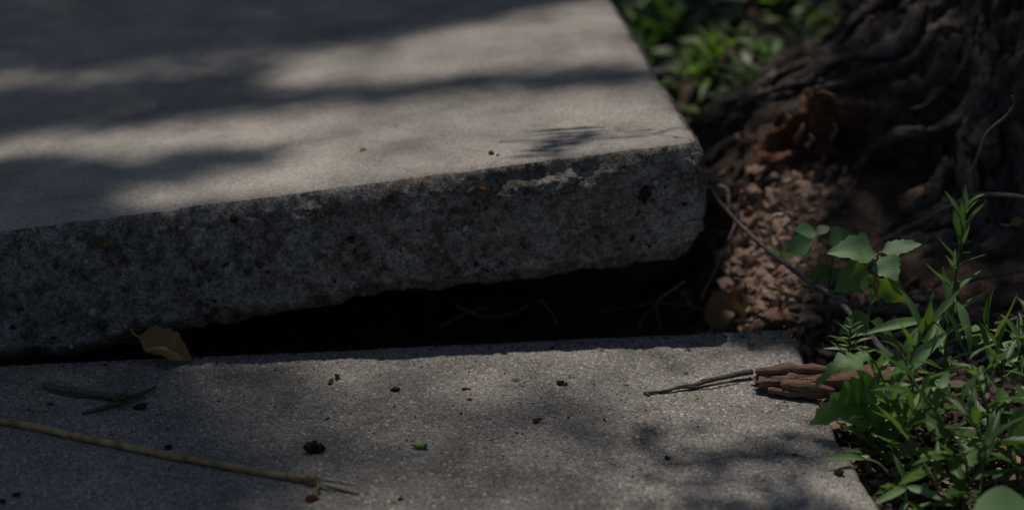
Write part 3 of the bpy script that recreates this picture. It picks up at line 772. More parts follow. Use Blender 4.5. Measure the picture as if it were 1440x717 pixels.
def lance_plant(base, tip, label, nleaf=24, llen=.05, mat='lance', kind='lance', group=None, r=.0016, start=.12, seed=0, name='lance_leaf_plant', bow=.012):
    rnd = random.Random(seed)
    e = empty(name, base); tag(e, label, 'plant', group)
    base, tip = Vector(base), Vector(tip); d = tip - base
    mid1 = base + d * .35 + Vector((rnd.uniform(-bow, bow), rnd.uniform(-bow, bow), 0)); mid2 = base + d * .7 + Vector((rnd.uniform(-bow, bow), rnd.uniform(-bow, bow), 0))
    pts = stem_obj(e, [base, mid1, mid2, tip], r, r * .45)
    n = len(pts) - 1; az = rnd.uniform(0, 6)
    for i in range(nleaf):
        t = start + (1 - start) * (i / (nleaf - 1)) ** .85
        f = t * n; a = min(n - 1, int(f)); p = pts[a].lerp(pts[a + 1], f - a)
        az += 2.4 + rnd.uniform(-.35, .35)
        el = lerp(.25, 1.2, t ** 1.6) + rnd.uniform(-.35, .3)
        L = llen * (1.05 - .55 * t ** 2.5) * rnd.uniform(.7, 1.15) * (.75 + .25 * min(1, t * 3))
        mt = mat if rnd.random() > .12 or t > .85 else ('dry' if t < .35 and rnd.random() < .5 else 'young')
        dr = rdir(az, el); put_leaf(e, p, dr, Vector((0, 0, 1)) + dr * -.2 + Vector((rnd.uniform(-.3, .3), rnd.uniform(-.3, .3), 0)), L, kind, mt)
    return e

# ---- the tall plant right of the sunken slab
lance_plant(atY(1325, 655, 1.90), atY(1358, 292, 1.93), 'tallest slender plant with lance-shaped leaves, rising in front of the tree trunk', 40, .046, seed=3, r=.0019, start=.1)
# broad long leaves low on that plant reach to the left
spec = [(1355, 452, 1.92, (1226, 452), .052), (1350, 470, 1.92, (1190, 500), .05), (1330, 500, 1.9, (1236, 540), .05), (1372, 470, 1.9, (1420, 545), .05)]
# ---- the mass of lance-leaved plants
dense = [((1262, 705, 1.80), (1250, 560, 1.83)), ((1290, 700, 1.83), (1270, 500, 1.86)), ((1330, 735, 1.78), (1312, 455, 1.84)), ((1372, 740, 1.80), (1345, 470, 1.86)), ((1410, 720, 1.82), (1402, 500, 1.87)),
         ((1440, 740, 1.82), (1432, 470, 1.9)), ((1300, 740, 1.76), (1296, 560, 1.79)), ((1350, 770, 1.75), (1352, 565, 1.79)), ((1250, 650, 1.88), (1228, 520, 1.9)), ((1390, 660, 1.9), (1385, 455, 1.94)),
         ((1470, 690, 1.86), (1462, 440, 1.9)), ((1480, 760, 1.78), (1470, 560, 1.82)), ((1310, 640, 1.92), (1300, 490, 1.95))]
desc = ['short leafy plant at the slab edge below the rotten log', 'leafy plant crossing the right end of the rotten log', 'tall leafy plant in the middle of the green clump', 'dense leafy plant right of the middle of the green clump', 'leafy plant with drooping leaves near the right frame edge',
        'tall leafy plant rising at the right frame edge', 'low front plant left of the middle of the clump', 'low front plant in the middle of the clump', 'slender plant just behind the slab edge under the log', 'leafy plant behind the clump, below the dark fallen branch',
        'leafy plant partly cut off by the right frame edge', 'leafy plant mostly outside the right frame edge above the half cut round leaf', 'thin plant behind the clump beside the pale litter']
for i, (a, b) in enumerate(dense):
    A = atY(*a); A.z = max(A.z, gz(A.x, A.y) - .004) if A.z > gz(A.x, A.y) else gz(A.x, A.y) - .004
    lance_plant(A, atY(*b), desc[i], 11 + (i % 3) * 4, .050 + .018 * ((i * 7) % 5) / 4, seed=20 + i, group='lance-leaved plants crowding the soil right of the slab', r=.0015, bow=.02)
# ---- goosefoot-like plant with matt toothed leaves
def pxplant(name, label, base, stem, leaves, smat='stem', r=.0014, group=None):
    """stem: [(px,py,Y)]; leaves: (root px,py,Y, tip px,py,Y, kind, material, width, face)"""
    e = empty(name, atY(*base)); tag(e, label, 'plant', group)
    stem_obj(e, [atY(*base)] + [atY(*q) for q in stem], r, r * .5, smat)
    for (rx, ry, rY, tx_, ty_, tY, kind, mat, wide, face) in leaves:
        a, b = atY(rx, ry, rY), atY(tx_, ty_, tY)
        lf_ = put_leaf(e, a, b - a, face, (b - a).length, kind, mat, None, wide)
    return e
UPF, CAMF = (0, -.35, 1), (0, -1, .35)
pxplant('goosefoot_plant', 'upright plant with pale matt toothed leaves spreading above the twig', (1215, 545, 2.0), [(1218, 470, 2.0), (1228, 410, 2.0), (1235, 358, 2.0)], [
    (1234, 357, 2.0, 1172, 341, 1.985, 'goose', 'goose', .85, (.1, -.75, 1)), (1236, 355, 2.0, 1296, 341, 2.0, 'goose', 'goose', .7, (-.1, -.5, 1)), (1236, 360, 1.99, 1262, 391, 1.965, 'goose', 'goose', 1.15, (0, -.9, .55)),
    (1233, 358, 1.99, 1206, 360, 1.975, 'goose', 'goose', .8, (0, -.6, 1)), (1222, 372, 2.0, 1172, 410, 1.985, 'goose', 'lance', 1.0, (.3, -1, .35)), (1232, 390, 2.0, 1276, 430, 1.985, 'goose', 'young', .9, (-.6, -.8, .3)),
    (1229, 405, 2.0, 1226, 428, 1.99, 'oval', 'lance', 1, CAMF), (1230, 398, 2.0, 1216, 386, 2.0, 'oval', 'young', 1.2, CAMF), (1225, 440, 2.0, 1180, 470, 1.99, 'goose', 'lance', .8, (.3, -1, .6)), (1222, 450, 2.0, 1262, 470, 2.0, 'goose', 'lance', .7, UPF)])
pxplant('goosefoot_plant', 'smaller plant with toothed leaves in half shade behind the diagonal twig', (1166, 455, 2.12), [(1166, 400, 2.12), (1170, 360, 2.12), (1150, 335, 2.11)], [
    (1149, 327, 2.11, 1118, 322, 2.10, 'oval', 'goose', 1.3, (.2, -.7, 1)), (1150, 330, 2.11, 1166, 312, 2.12, 'oval', 'goose', 1.3, UPF), (1142, 340, 2.11, 1106, 352, 2.10, 'oval', 'goose', 1.6, (.2, -.8, .7)),
    (1158, 335, 2.11, 1206, 332, 2.11, 'goose', 'lance', 1., (0, -.8, .8)), (1166, 372, 2.12, 1140, 395, 2.11, 'oval', 'lance', 1.2, CAMF), (1168, 380, 2.12, 1200, 398, 2.11, 'oval', 'lance', 1.2, CAMF), (1160, 345, 2.12, 1196, 356, 2.11, 'goose', 'lance', .9, CAMF)])
pxplant('round_leaf_seedling', 'tiny seedling with two oval leaves on the crumbly soil', (1100, 372, 2.18), [(1095, 358, 2.18)], [(1096, 358, 2.18, 1083, 350, 2.175, 'oval', 'goose', 1.8, (0, -.6, .9)), (1097, 357, 2.18, 1126, 346, 2.18, 'oval', 'young', 1.5, (0, -.8, .7))])
# ---- whorled seedling with narrow pale leaves
lv_ = []
for k in range(26):
    w = 2.4 * k; q = k / 25; rr = lerp(.028, .006, q)
    cx_, cy_ = lerp(1193, 1198, q), lerp(500, 452, q)
    lv_.append((cx_, cy_, 1.985, cx_ + 1500 * rr * math.cos(w), cy_ - 1500 * rr * (math.sin(w) * .35 + .15 + q * .7), 1.985 - rr * .6 * math.sin(w), 'narrow', 'pale' if k % 3 else 'young', 1.5, UPF))
pxplant('whorled_seedling', 'small seedling with whorls of narrow pale leaves above the rotten log', (1190, 535, 1.985), [(1192, 500, 1.985), (1198, 450, 1.985)], lv_)
# ---- deep lobed leaves arching over the log and the slab edge
pxplant('lobed_leaf_plant', 'plant with deeply lobed leaves leaning over the log and slab edge', (1262, 640, 1.88), [(1248, 560, 1.88), (1236, 520, 1.88), (1225, 505, 1.88)], [
    (1225, 503, 1.88, 1134, 509, 1.86, 'lobed', 'lobed', .62, (.1, -.05, 1)), (1232, 508, 1.88, 1165, 486, 1.9, 'lobed', 'lobed', .6, (.2, -.1, 1)), (1240, 556, 1.88, 1150, 572, 1.84, 'lobed', 'lobed', .8, (.35, -.5, .8)), (1236, 522, 1.87, 1186, 588, 1.84, 'lobed', 'lobed', .95, (.6, -.9, .4)),
    (1244, 556, 1.88, 1196, 556, 1.85, 'lobed', 'young', .7, (.2, -.4, .8)), (1250, 560, 1.88, 1212, 612, 1.85, 'lobed', 'lobed', .8, (.3, -1, .4)), (1246, 530, 1.88, 1300, 506, 1.86, 'lobed', 'lobed', .6, (-.2, -.2, .9)), (1250, 560, 1.88, 1330, 575, 1.85, 'lobed', 'lobed', .7, (-.2, -.7, .8)),
    (1248, 555, 1.88, 1226, 572, 1.87, 'round', 'young', 1, CAMF), (1250, 560, 1.88, 1236, 590, 1.87, 'round', 'young', 1, CAMF)])
# ---- single long leaves
def blade(label, a, b, face, kind, mat, wide, name='leafy_shoot', k=1, foot=None):
    A, B = atY(*a), atY(*b); e = empty(name, A); tag(e, label, 'plant')
    if foot: stem_obj(e, [atY(*foot), A.lerp(atY(*foot), .5) + Vector((0, 0, .004)), A], .0014, .001)
    put_leaf(e, A, B - A, face, (B - A).length, kind, mat, k, wide); return e
blade('long narrow leaf pointing left over the slab edge below the log', (1300, 452, 1.93), (1224, 452, 1.9), (0, -.7, 1), 'lance', 'goose', 1.0, foot=(1330, 470, 1.93))
blade('long broad leaf rising from the clump to the right of the seedling', (1252, 540, 1.9), (1325, 462, 1.88), (-.4, -.8, .5), 'lance', 'goose', 1.2, foot=(1262, 600, 1.88))
blade('long leaf slanting down to the right below the plant tip', (1345, 425, 1.9), (1380, 492, 1.87), (.5, -.8, .3), 'lance', 'goose', 1.3, foot=(1338, 440, 1.92))
g_ = blade('pale grass blade lying out across the slab edge', (1215, 645, 1.82), (1160, 636, 1.80), (0, -.6, 1), 'lance', 'goose', 1.1, 'grass_shoot', 0, foot=(1252, 668, 1.81))
b_ = empty('broad_leaf_plant', atz(1420, 790, -.06)); tag(b_, 'big round pale green leaf at the bottom right corner', 'plant')
stem_obj(b_, [b_.location, atY(1460, 760, 1.70), atY(1470, 740, 1.70)], .0018, .0014)
put_leaf(b_, atY(1468, 744, 1.695), atY(1366, 698, 1.675) - atY(1468, 744, 1.695), (.1, -.42, .9), .066, 'round', 'goose', 1, 1.0)
b_ = empty('broad_leaf_plant', atz(1450, 670, -.06)); tag(b_, 'upright round leaf half cut off by the right frame edge', 'plant')
stem_obj(b_, [b_.location, atY(1452, 640, 1.80)], .0014, .001); put_leaf(b_, atY(1452, 642, 1.80), atY(1436, 560, 1.79) - atY(1452, 642, 1.80), (-.7, -.8, .2), .05, 'round', 'goose', 1, .9)
sh_ = empty('lance_leaf_shoot', atz(1285, 770, -.07)); tag(sh_, 'small shoot with two spread leaves at the bottom, right of the slab edge', 'plant')
stem_obj(sh_, [sh_.location, atY(1276, 720, 1.75), atY(1272, 672, 1.76)], .0015, .001)
for q in [((1274, 686, 1.755), (1232, 702, 1.73)), ((1276, 684, 1.755), (1326, 700, 1.74)), ((1273, 676, 1.76), (1300, 650, 1.76)), ((1272, 674, 1.76), (1262, 640, 1.76)), ((1276, 705, 1.75), (1262, 722, 1.735))]:
    a, c = atY(*q[0]), atY(*q[1]); put_leaf(sh_, a, c - a, (0, -.7, 1), (c - a).length, 'lance', 'goose', None, 1.3)
# small yellow-green herb at the right
for i, (x, y, Y, lb) in enumerate([(1405, 480, 1.97, 'tuft of small pale leaflets behind the clump near the right frame edge'), (1440, 500, 1.95, 'tuft of small pale leaflets cut off by the right frame edge'), (1255, 530, 1.95, 'little pale herb growing beside the right end of the log'), (1240, 590, 1.9, 'young bright green herb beside the slab edge under the lobed leaves')]):
    L_ = []
    for k in range(16):
        w = random.uniform(0, 6.28); r1 = random.uniform(4, 34); r2 = r1 + random.uniform(14, 24)
        L_.append((x + r1 * math.cos(w), y + r1 * .5 * math.sin(w) - 5, Y, x + r2 * math.cos(w), y + r2 * .5 * math.sin(w) - random.uniform(-4, 12), Y - .01 * math.sin(w), 'oval', random.choice(['young', 'goose', 'pale']), 1.5, (random.uniform(-.4, .4), -.6, 1)))
    pxplant('small_herb', lb, (x, y + 45, Y), [(x, y + 10, Y), (x + 2, y - 8, Y)], L_)
# ---- blurred plants behind the root
bgp = [((1012, 150, 2.72), (1018, 75, 2.75), 'blurred green plant behind the root flare, left of the bright leaf', .055, 26, 'young'), ((985, 140, 2.78), (975, 70, 2.8), 'blurred plant beside the raised slab, left of the others behind the root', .045, 14, 'lance'), ((1040, 150, 2.66), (1062, 70, 2.68), 'blurred plant close behind the dark root ridge', .045, 16, 'lance'),
       ((915, 60, 3.05), (905, -20, 3.1), 'dark blurred plant beside the far edge of the raised slab', .07, 26, 'lance'), ((960, 40, 3.1), (965, -40, 3.12), 'dark blurred plant at the top, right of the slab', .06, 16, 'lance'), ((1060, 50, 3.0), (1050, -30, 3.05), 'dark blurred plant at the top behind the root', .06, 16, 'lance'), ((1130, 60, 2.95), (1128, -40, 3.0), 'dark blurred plant below the bright blurred leaves', .06, 14, 'lance')]
for i, (a, b, lb, L, n, mt) in enumerate(bgp):
    A = atY(*a); A.z = gz(A.x, A.y)
    lance_plant(A, atY(*b), lb, n, L, mt, seed=60 + i, name='background_plant', bow=.03, group='blurred plants behind the root')
for i, (a, b, lb, L, n, mt) in enumerate([((1000, 120, 2.76), (1000, 60, 2.78), 'blurred bright green plant in front of the dark ones behind the root', .05, 18, 'young'), ((890, 30, 3.0), (880, -30, 3.02), 'blurred green plant touching the far edge of the raised slab', .06, 16, 'lobed'), ((1100, 30, 2.95), (1095, -40, 3.), 'blurred green plant between the dark ones and the bright leaves', .06, 14, 'young'), ((1030, 20, 3.1), (1030, -50, 3.12), 'blurred green plant at the top edge above the others', .06, 16, 'lobed')]):
    A = atY(*a); A.z = gz(A.x, A.y); lance_plant(A, atY(*b), lb, n, L, mt, seed=90 + i, name='background_plant', bow=.03, group='blurred plants behind the root')
pxplant('bright_leaf_plant', 'plant with sunlit yellow-green round leaves blurred behind the root', (1180, 90, 2.88), [(1190, 50, 2.87), (1200, 20, 2.86)], [(1178, 40, 2.86, 1136, 26, 2.85, 'round', 'young', 1, (0, -.7, .8)), (1215, 24, 2.84, 1200, -22, 2.84, 'round', 'young', 1, CAMF), (1225, 24, 2.84, 1262, -4, 2.84, 'round', 'young', 1, CAMF), (1212, 20, 2.85, 1170, -12, 2.88, 'round', 'young', .9, CAMF)])
pxplant('bright_leaf_plant', 'single small sunlit yellow-green leaf blurred above the root ridge', (1095, 110, 2.8), [(1092, 85, 2.8)], [(1100, 80, 2.8, 1066, 74, 2.79, 'round', 'young', .8, (0, -.8, .8))])

# ------------------------------------------------------------------ loose bits
def rock_mesh(name, seed, sub=2, rough=.5, flat=1.):
    bm = bmesh.new(); bmesh.ops.create_icosphere(bm, subdivisions=sub, radius=1)
    for v in bm.verts:
        p = v.co.copy(); k = 1 + rough * noise.fractal(p * 1.1 + Vector((seed * 5.3, seed, 0)), .8, 2.2, 3)
        v.co = p * k; v.co.z *= flat
    me = bpy.data.meshes.new(name); bm.to_mesh(me); bm.free(); me.polygons.foreach_set('use_smooth', [sub > 2] * len(me.polygons)); return me
ROCKS = [rock_mesh('crumb', k, 2, .75, .8) for k in range(8)]
def scrap_mesh(name, seed):
    rnd = random.Random(seed); V = []; F = []; n = 9
    for i in range(n):
        w = 2 * math.pi * i / n; r = rnd.uniform(.5, 1.15); V.append((r * math.cos(w), .55 * r * math.sin(w), .28 * math.sin(w * 1.5 + seed) + .18 * rnd.random() + .2))
    V.append((0, 0, .12)); V += [(a * .98, b * .98, c - .07) for a, b, c in V]; m = n + 1
    for i in range(n):
        j = (i + 1) % n; F += [(i, j, n), (j + m, i + m, n + m), (i, i + m, j + m, j)]
    return mesh(name, V, F, False)
SCRAPS = [scrap_mesh('scrap', k) for k in range(6)]
def bit(kind, px, py, rpx, matn, label, on='low', cat=None, stretch=1., flat=.7, rot=None, group=None):
    p = onU(px, py) if on == 'up' else atz(px, py, zlow(atz(px, py)))
    me = (SCRAPS if kind == 'scrap' else ROCKS)[random.randrange(6)].copy(); me.materials.clear(); me.materials.append(M[matn])
    nm = {'scrap': 'leaf_scrap', 'crumb': 'soil_crumb'}[kind]
    o = link(nm, me); r = rpx / 1500 * (.8 if kind == 'crumb' else 1.1)
    o.location = p + Vector((0, 0, r * flat * (.55 if kind == 'crumb' else .0) - .0002))
    o.scale = (r * stretch, r, r * flat); o.rotation_euler = (random.uniform(-.2, .2), random.uniform(-.2, .2), random.uniform(0, 6) if rot is None else rot)
    return tag(o, label, cat or ('leaf scrap' if kind == 'scrap' else 'crumb'), group)
bit('scrap', 511, 212, 7, 'greenscrap', 'yellow-green leaf scrap on the sunlit top of the raised slab', 'up')
bit('scrap', 556, 178, 4, 'scrap', 'tiny yellow scrap on the raised slab, above the green one', 'up')
bit('scrap', 623, 191, 4, 'darkcrumb', 'tiny dark scrap on the raised slab, right of the yellow one', 'up')
bit('crumb', 691, 217, 5.5, 'redcrumb', 'dark red bud on the raised slab left of the feathery shadow', 'up', 'bud')
bit('scrap', 700, 219, 4.5, 'darkcrumb', 'small dark scale touching the dark red bud', 'up', 'bud scale')
bit('scrap', 533, 505, 8, 'scrap', 'yellow-brown scrap just in front of the dark gap', rot=.2)
bit('crumb', 555, 549, 7, 'darkcrumb', 'round brown crumb below the yellow-brown scrap on the sunken slab')
bit('scrap', 656, 547, 7.5, 'darkcrumb', 'dark curled scrap in the middle of the sunken slab, left of the grey-green one', rot=.1)
bit('scrap', 725, 535, 6, 'scrap', 'grey-green scrap left of the black leggy crumb')
bit('scrap', 733, 543, 3.5, 'scrap', 'tiny scrap just under the grey-green scrap')
bit('crumb', 788, 539, 6.5, 'darkcrumb', 'black leggy crumb near the gap in the middle of the sunken slab')
bit('scrap', 796, 541, 5, 'darkcrumb', 'thin black sliver touching the black leggy crumb')
bit('scrap', 877, 541, 6, 'darkcrumb', 'thin dark fleck left of the slender dark twig', stretch=1.3, flat=.3, rot=0)
bit('crumb', 753, 593, 5.5, 'darkcrumb', 'black crumb alone in the half shade of the sunken slab')
bit('scrap', 759, 589, 4, 'redcrumb', 'reddish sliver lying on the edge of the lone black crumb', rot=0)
bit('scrap', 466, 538, 7, 'greenscrap', 'curled green leaf bit left of the middle of the sunken slab', flat=1.2)
bit('scrap', 474, 533, 7, 'darkcrumb', 'dark curled piece beside the green leaf bit', flat=1.2)
bit('scrap', 969, 525, 8, 'greenscrap', 'yellow-green scrap above the slender dark twig', rot=.1)
bit('scrap', 978, 523, 4, 'scrap', 'tiny yellow scrap beside the yellow-green one above the twig')
bit('crumb', 237, 630, 7, 'darkcrumb', 'dark crumb just above the long dry stem')
bit('crumb', 197, 573, 10, 'darkcrumb', 'brown crumb under the grey forked twig at left', stretch=1.2, flat=.6)
bit('crumb', 438, 703, 9, 'redcrumb', 'red-brown crumb below the frayed end of the dry stem', stretch=1.2, flat=.5, rot=.1)
bit('crumb', 563, 702, 4.5, 'redcrumb', 'small dark red crumb at the bottom, right of the frayed stem end')
bit('crumb', 938, 644, 4.5, 'darkcrumb', 'small dark crumb in the shade patch right of the middle')
bit('crumb', 1180, 667, 7, 'darkcrumb', 'dark crumb near the right edge of the sunken slab', flat=1.)
bit('crumb', 1117, 640, 4, 'redcrumb', 'tiny red-brown crumb in the shade patch near the right slab edge')
bit('scrap', 142, 512, 9, 'straw', 'orange straw sliver near the left end of the gap', stretch=1., flat=.4, rot=.1)
bit('scrap', 76, 568, 9, 'darkcrumb', 'flat dark fleck below the left end of the grey twig', flat=.3, rot=0)
bit('scrap', 112, 675, 6, 'greenscrap', 'dull green scrap below the dry stem at left')
bit('crumb', 22, 696, 7, 'darkcrumb', 'dark crumb in the bottom left corner area', flat=.5)
bit('crumb', 3, 706, 6, 'redcrumb', 'brown crumb cut by the left frame edge')
bit('crumb', 777, 490, 4, 'darkcrumb', 'small black crumb right at the shadow line of the gap')
bit('crumb', 660, 562, 3.5, 'darkcrumb', 'tiny dark crumb below the dark curled scrap')
bit('crumb', 915, 553, 4, 'darkcrumb', 'small dark crumb under the left tip of the slender twig')
bit('scrap', 592, 570, 5, 'darkcrumb', 'faint dark sliver on the middle of the sunken slab', flat=.3)
bit('crumb', 648, 582, 3, 'darkcrumb', 'tiny black speck left of the lone black crumb')
bit('scrap', 210, 640, 5, 'darkcrumb', 'thin dark fleck above the dry stem at left', flat=.3)
bit('scrap', 458, 589, 7, 'darkcrumb', 'thin dark sliver above the lumpy bark piece', flat=.2, rot=.2)
bit('crumb', 850, 590, 2.6, 'darkcrumb', 'tiny speck in the half shade right of the lone black crumb')
for i in range(24):
    px, py = random.uniform(20, 1090), random.uniform(500, 712)
    o = bit(random.choice(['crumb', 'crumb', 'scrap']), px, py, random.uniform(1.2, 2.3), random.choice(['darkcrumb', 'darkcrumb', 'scrap', 'chip']), 'tiny grain of litter lying on the sunken slab', cat='grain', group='tiny grains of litter on the sunken slab')
    o.name = 'litter_grain'
# the green bud
e = empty('green_bud', atz(588, 626, .003)); tag(e, 'bright green cylindrical bud lying on the sunken slab', 'bud')
t = MB(); A = Vector((-.0075, .0012, 0)); t.tube([A, A + Vector((.003, -.0004, 0)), A + Vector((.007, -.001, 0)), A + Vector((.0135, -.002, 0))], [.0006, .0016, .0023, .0024], 10); t.build('husk', M['bud'], e)
t = MB(); B = A + Vector((.0133, -.002, 0)); t.tube([B, B + Vector((.0012, -.0002, 0)), B + Vector((.0016, -.0002, 0))], [.0024, .0022, .001], 10); t.build('scar', M['darkcrumb'], e)
# the lumpy bark piece
e = empty('bark_piece', atz(443, 636, 0)); tag(e, 'lumpy dark bark piece above the frayed end of the dry stem', 'bark piece')
for k, (dx, dz, r) in enumerate([(-.0035, .0038, .0046), (.0028, .0038, .0042), (.0, .0055, .0036), (.005, .0028, .003)]):
    me = rock_mesh('lump', 30 + k, 3, .8); me.materials.append(M['darkcrumb']); o = link('lump', me, None, e); o.location = (dx, .001 * k, dz); o.scale = (r, r * .9, r * .85); o.rotation_euler = (k, k * 2, k)
# long dry stem with a frayed tied end
def low(px, py, up=0.): return atz(px, py, up)
e = empty('dead_weed', low(445, 676)); tag(e, 'long dry tan stem with a frayed pale end lying on the sunken slab', 'plant stem')
O = e.location
t = MB(); pts = smooth_path([low(*q, .0036) for q in [(-150, 566), (-60, 579), (0, 591), (62, 603), (150, 622), (240, 640), (330, 657), (400, 669), (446, 676)]], 10)
pts = [p + Vector((0, .0012 * noise.noise(p * 30), 0)) for p in pts]
t.tube([p - O for p in pts], [.0033 - .0006 * i / len(pts) + (.0006 if i % 23 == 4 else 0) for i in range(len(pts))], 10, .08, 1); t.build('stalk', M['straw'], e)
t = MB(); a = low(436, 674, .0036)
for k in range(5): 
    c = a + Vector((.0025 * k - .003, -.0005 * k, 0)); t.tube([c + Vector((.0012 * math.sin(w), -.001, 0)) + Vector((0, .0041 * math.cos(w), .0041 * math.sin(w))) for w in [i * .7 for i in range(10)]], .0008, 5)
t.tube(smooth_path([low(446, 676, .005), low(448, 684, .006), low(440, 691, .003), low(436, 697, .001)], 4), [.0012] * 13, 5)
t.build('wrap', M['straw'], e, None)
e.children[-1].location = -O
for k, q in enumerate([[(446, 675, .0045), (470, 675, .006), (495, 680, .0055), (502, 681, .005)], [(444, 678, .0035), (470, 684, .003), (492, 689, .0025), (504, 693, .001)], [(446, 677, .004), (470, 680, .003), (488, 684, .003)], [(445, 673, .005), (462, 672, .0065), (478, 675, .007)], [(446, 678, .003), (474, 682, .0035), (499, 686, .003)], [(444, 679, .003), (458, 686, .002), (472, 689, .001)]]):
    t = MB(); t.tube([p - O for p in smooth_path([low(*z) for z in q], 5)], [lerp(.0012, (.0013, .0019, .0009, .0005, .0008, .0006)[k], i / (5 * (len(q) - 1))) for i in range(5 * (len(q) - 1) + 1)], 7, .2, k); t.build('fibre', M['pith'], e)

# twigs: pixel, depth or height
def twig(label, lines, matn, name='twig', cat='twig', rough=.25):
    """lines: list of (points, r0, r1); the first line is the twig itself, the rest are side shoots"""
    e = empty(name, lines[0][0][0]); tag(e, label, cat)
    for k, (pts, r0, r1) in enumerate(lines):
        t = MB(); p = smooth_path(pts, 6); p = [q + Vector((noise.noise(q * 60), noise.noise(q * 60 + Vector((3, 3, 3))), noise.noise(q * 60 + Vector((7, 1, 3))))) * .0011 for q in p]
        t.tube([q - e.location for q in p], [lerp(r0, r1, i / (len(p) - 1)) * (1 + .18 * noise.noise(q * 90)) for i, q in enumerate(p)], 8, rough, k)
        t.build('branchlet' if k else 'stick', M[matn], e)
    return e
L = lambda *q: [low(x, y, z) for x, y, z in q]
e = twig('grey forked twig with a fibrous clump on the shaded left of the sunken slab', [(L((64, 541, .003), (84, 547, .004), (120, 552, .004), (168, 559, .004)), .0032, .0034), (L((66, 548, .002), (95, 555, .002), (125, 558, .002)), .001, .0008), (L((165, 560, .004), (195, 555, .004), (217, 545, .003)), .0024, .0014), (L((116, 582, .001), (140, 575, .002), (170, 566, .003)), .0016, .002), (L((60, 538, .002), (70, 545, .003)), .0014, .0016), (L((158, 566, .002), (172, 572, .003), (182, 562, .005)), .001, .001)], 'palewood')
t = MB(); 
for k in range(16):
    a = low(170 + random.uniform(-9, 12), 562 + random.uniform(-5, 5), .003); t.tube(smooth_path([a, a + Vector((random.uniform(-.006, .006), random.uniform(-.004, .004), .004)), a + Vector((random.uniform(-.01, .01), random.uniform(-.008, .008), .001))], 3), .0006, 4)
t.v = [v - e.location for v in t.v]; t.build('fibre_clump', M['redstem'], e)
twig('faint curved straw near the dry leaf at left', [(L((140, 527, .001), (175, 519, .001), (215, 514, .001)), .0012, .0008)], 'straw', 'straw', 'straw', .1)
twig('slender dark twig on the sunken slab ending at the rotten log', [(L((909, 553, .0015), (950, 546, .003), (985, 538, .004), (1015, 531, .004), (1058, 523, .006)), .0014, .0026), (L((955, 545, .003), (1000, 541, .003), (1040, 533, .003)), .0012, .001), (L((985, 535, .005), (1020, 528, .005), (1056, 521, .006)), .0009, .0014), (L((906, 552, .0015), (914, 556, .001)), .0016, .001)], 'darkwood')
twig('long bare twig slanting down from the raised slab corner to the plants', [([atY(997, 262, 2.22), atY(1012, 285, 2.21), atY(1042, 318, 2.19), atY(1080, 352, 2.16), atY(1126, 388, 2.13), atY(1168, 414, 2.10), atY(1205, 450, 2.07), atY(1232, 482, 2.05), atY(1250, 505, 2.03)], .0017, .0034)], 'wood')
twig('short pale twig crossing the long slanting twig by the slab corner', [([atY(1044, 268, 2.23), atY(1036, 308, 2.22), atY(1024, 338, 2.2), atY(1000, 390, 2.19), atY(985, 420, 2.18)], .0019, .0014)], 'wood')
twig('small curled pale rootlet right beside the raised slab corner', [([atY(1012, 262, 2.27), atY(1022, 266, 2.26), atY(1024, 284, 2.25), atY(1018, 292, 2.25)], .0022, .0016)], 'pith', 'rootlet', 'rootlet')
twig('small hooked pale rootlet standing in the rotten wood crumbs', [([atY(1084, 340, 2.25), atY(1084, 315, 2.25), atY(1090, 304, 2.25), atY(1102, 303, 2.25)], .0016, .002)], 'pith', 'rootlet', 'rootlet')
twig('thin upright wavy twig in front of the trunk at right', [([atY(1364, 282, 2.1), atY(1368, 245, 2.1), atY(1378, 212, 2.1), atY(1391, 184, 2.1), atY(1415, 163, 2.1), atY(1426, 148, 2.1), atY(1423, 135, 2.1)], .0021, .0012)], 'wood')
twig('thin twig rising to the right along the foot of the trunk', [([atY(1222, 352, 2.2), atY(1262, 328, 2.18), atY(1300, 308, 2.16), atY(1336, 290, 2.14), atY(1380, 274, 2.13), atY(1445, 278, 2.12)], .0016, .0022)], 'wood')
twig('dark horizontal stick behind the plants left of the tallest plant', [([atY(1110, 434, 2.16), atY(1180, 434, 2.15), atY(1250, 438, 2.14), atY(1310, 436, 2.13)], .005, .004)], 'darkwood', 'stick_piece', 'stick')
twig('grey stick slanting up to the right behind the tall plant', [([atY(1240, 476, 2.1), atY(1290, 462, 2.1), atY(1340, 440, 2.1), atY(1385, 418, 2.1)], .0028, .0022), ([atY(1340, 402, 2.15), atY(1380, 390, 2.14), atY(1445, 378, 2.13)], .003, .0025)], 'wood', 'stick_piece', 'stick')
twig('pale stick on the litter near the right frame edge', [([atY(1400, 455, 2.03), atY(1425, 450, 2.03), atY(1460, 440, 2.03)], .002, .0016)], 'wood', 'stick_piece', 'stick')
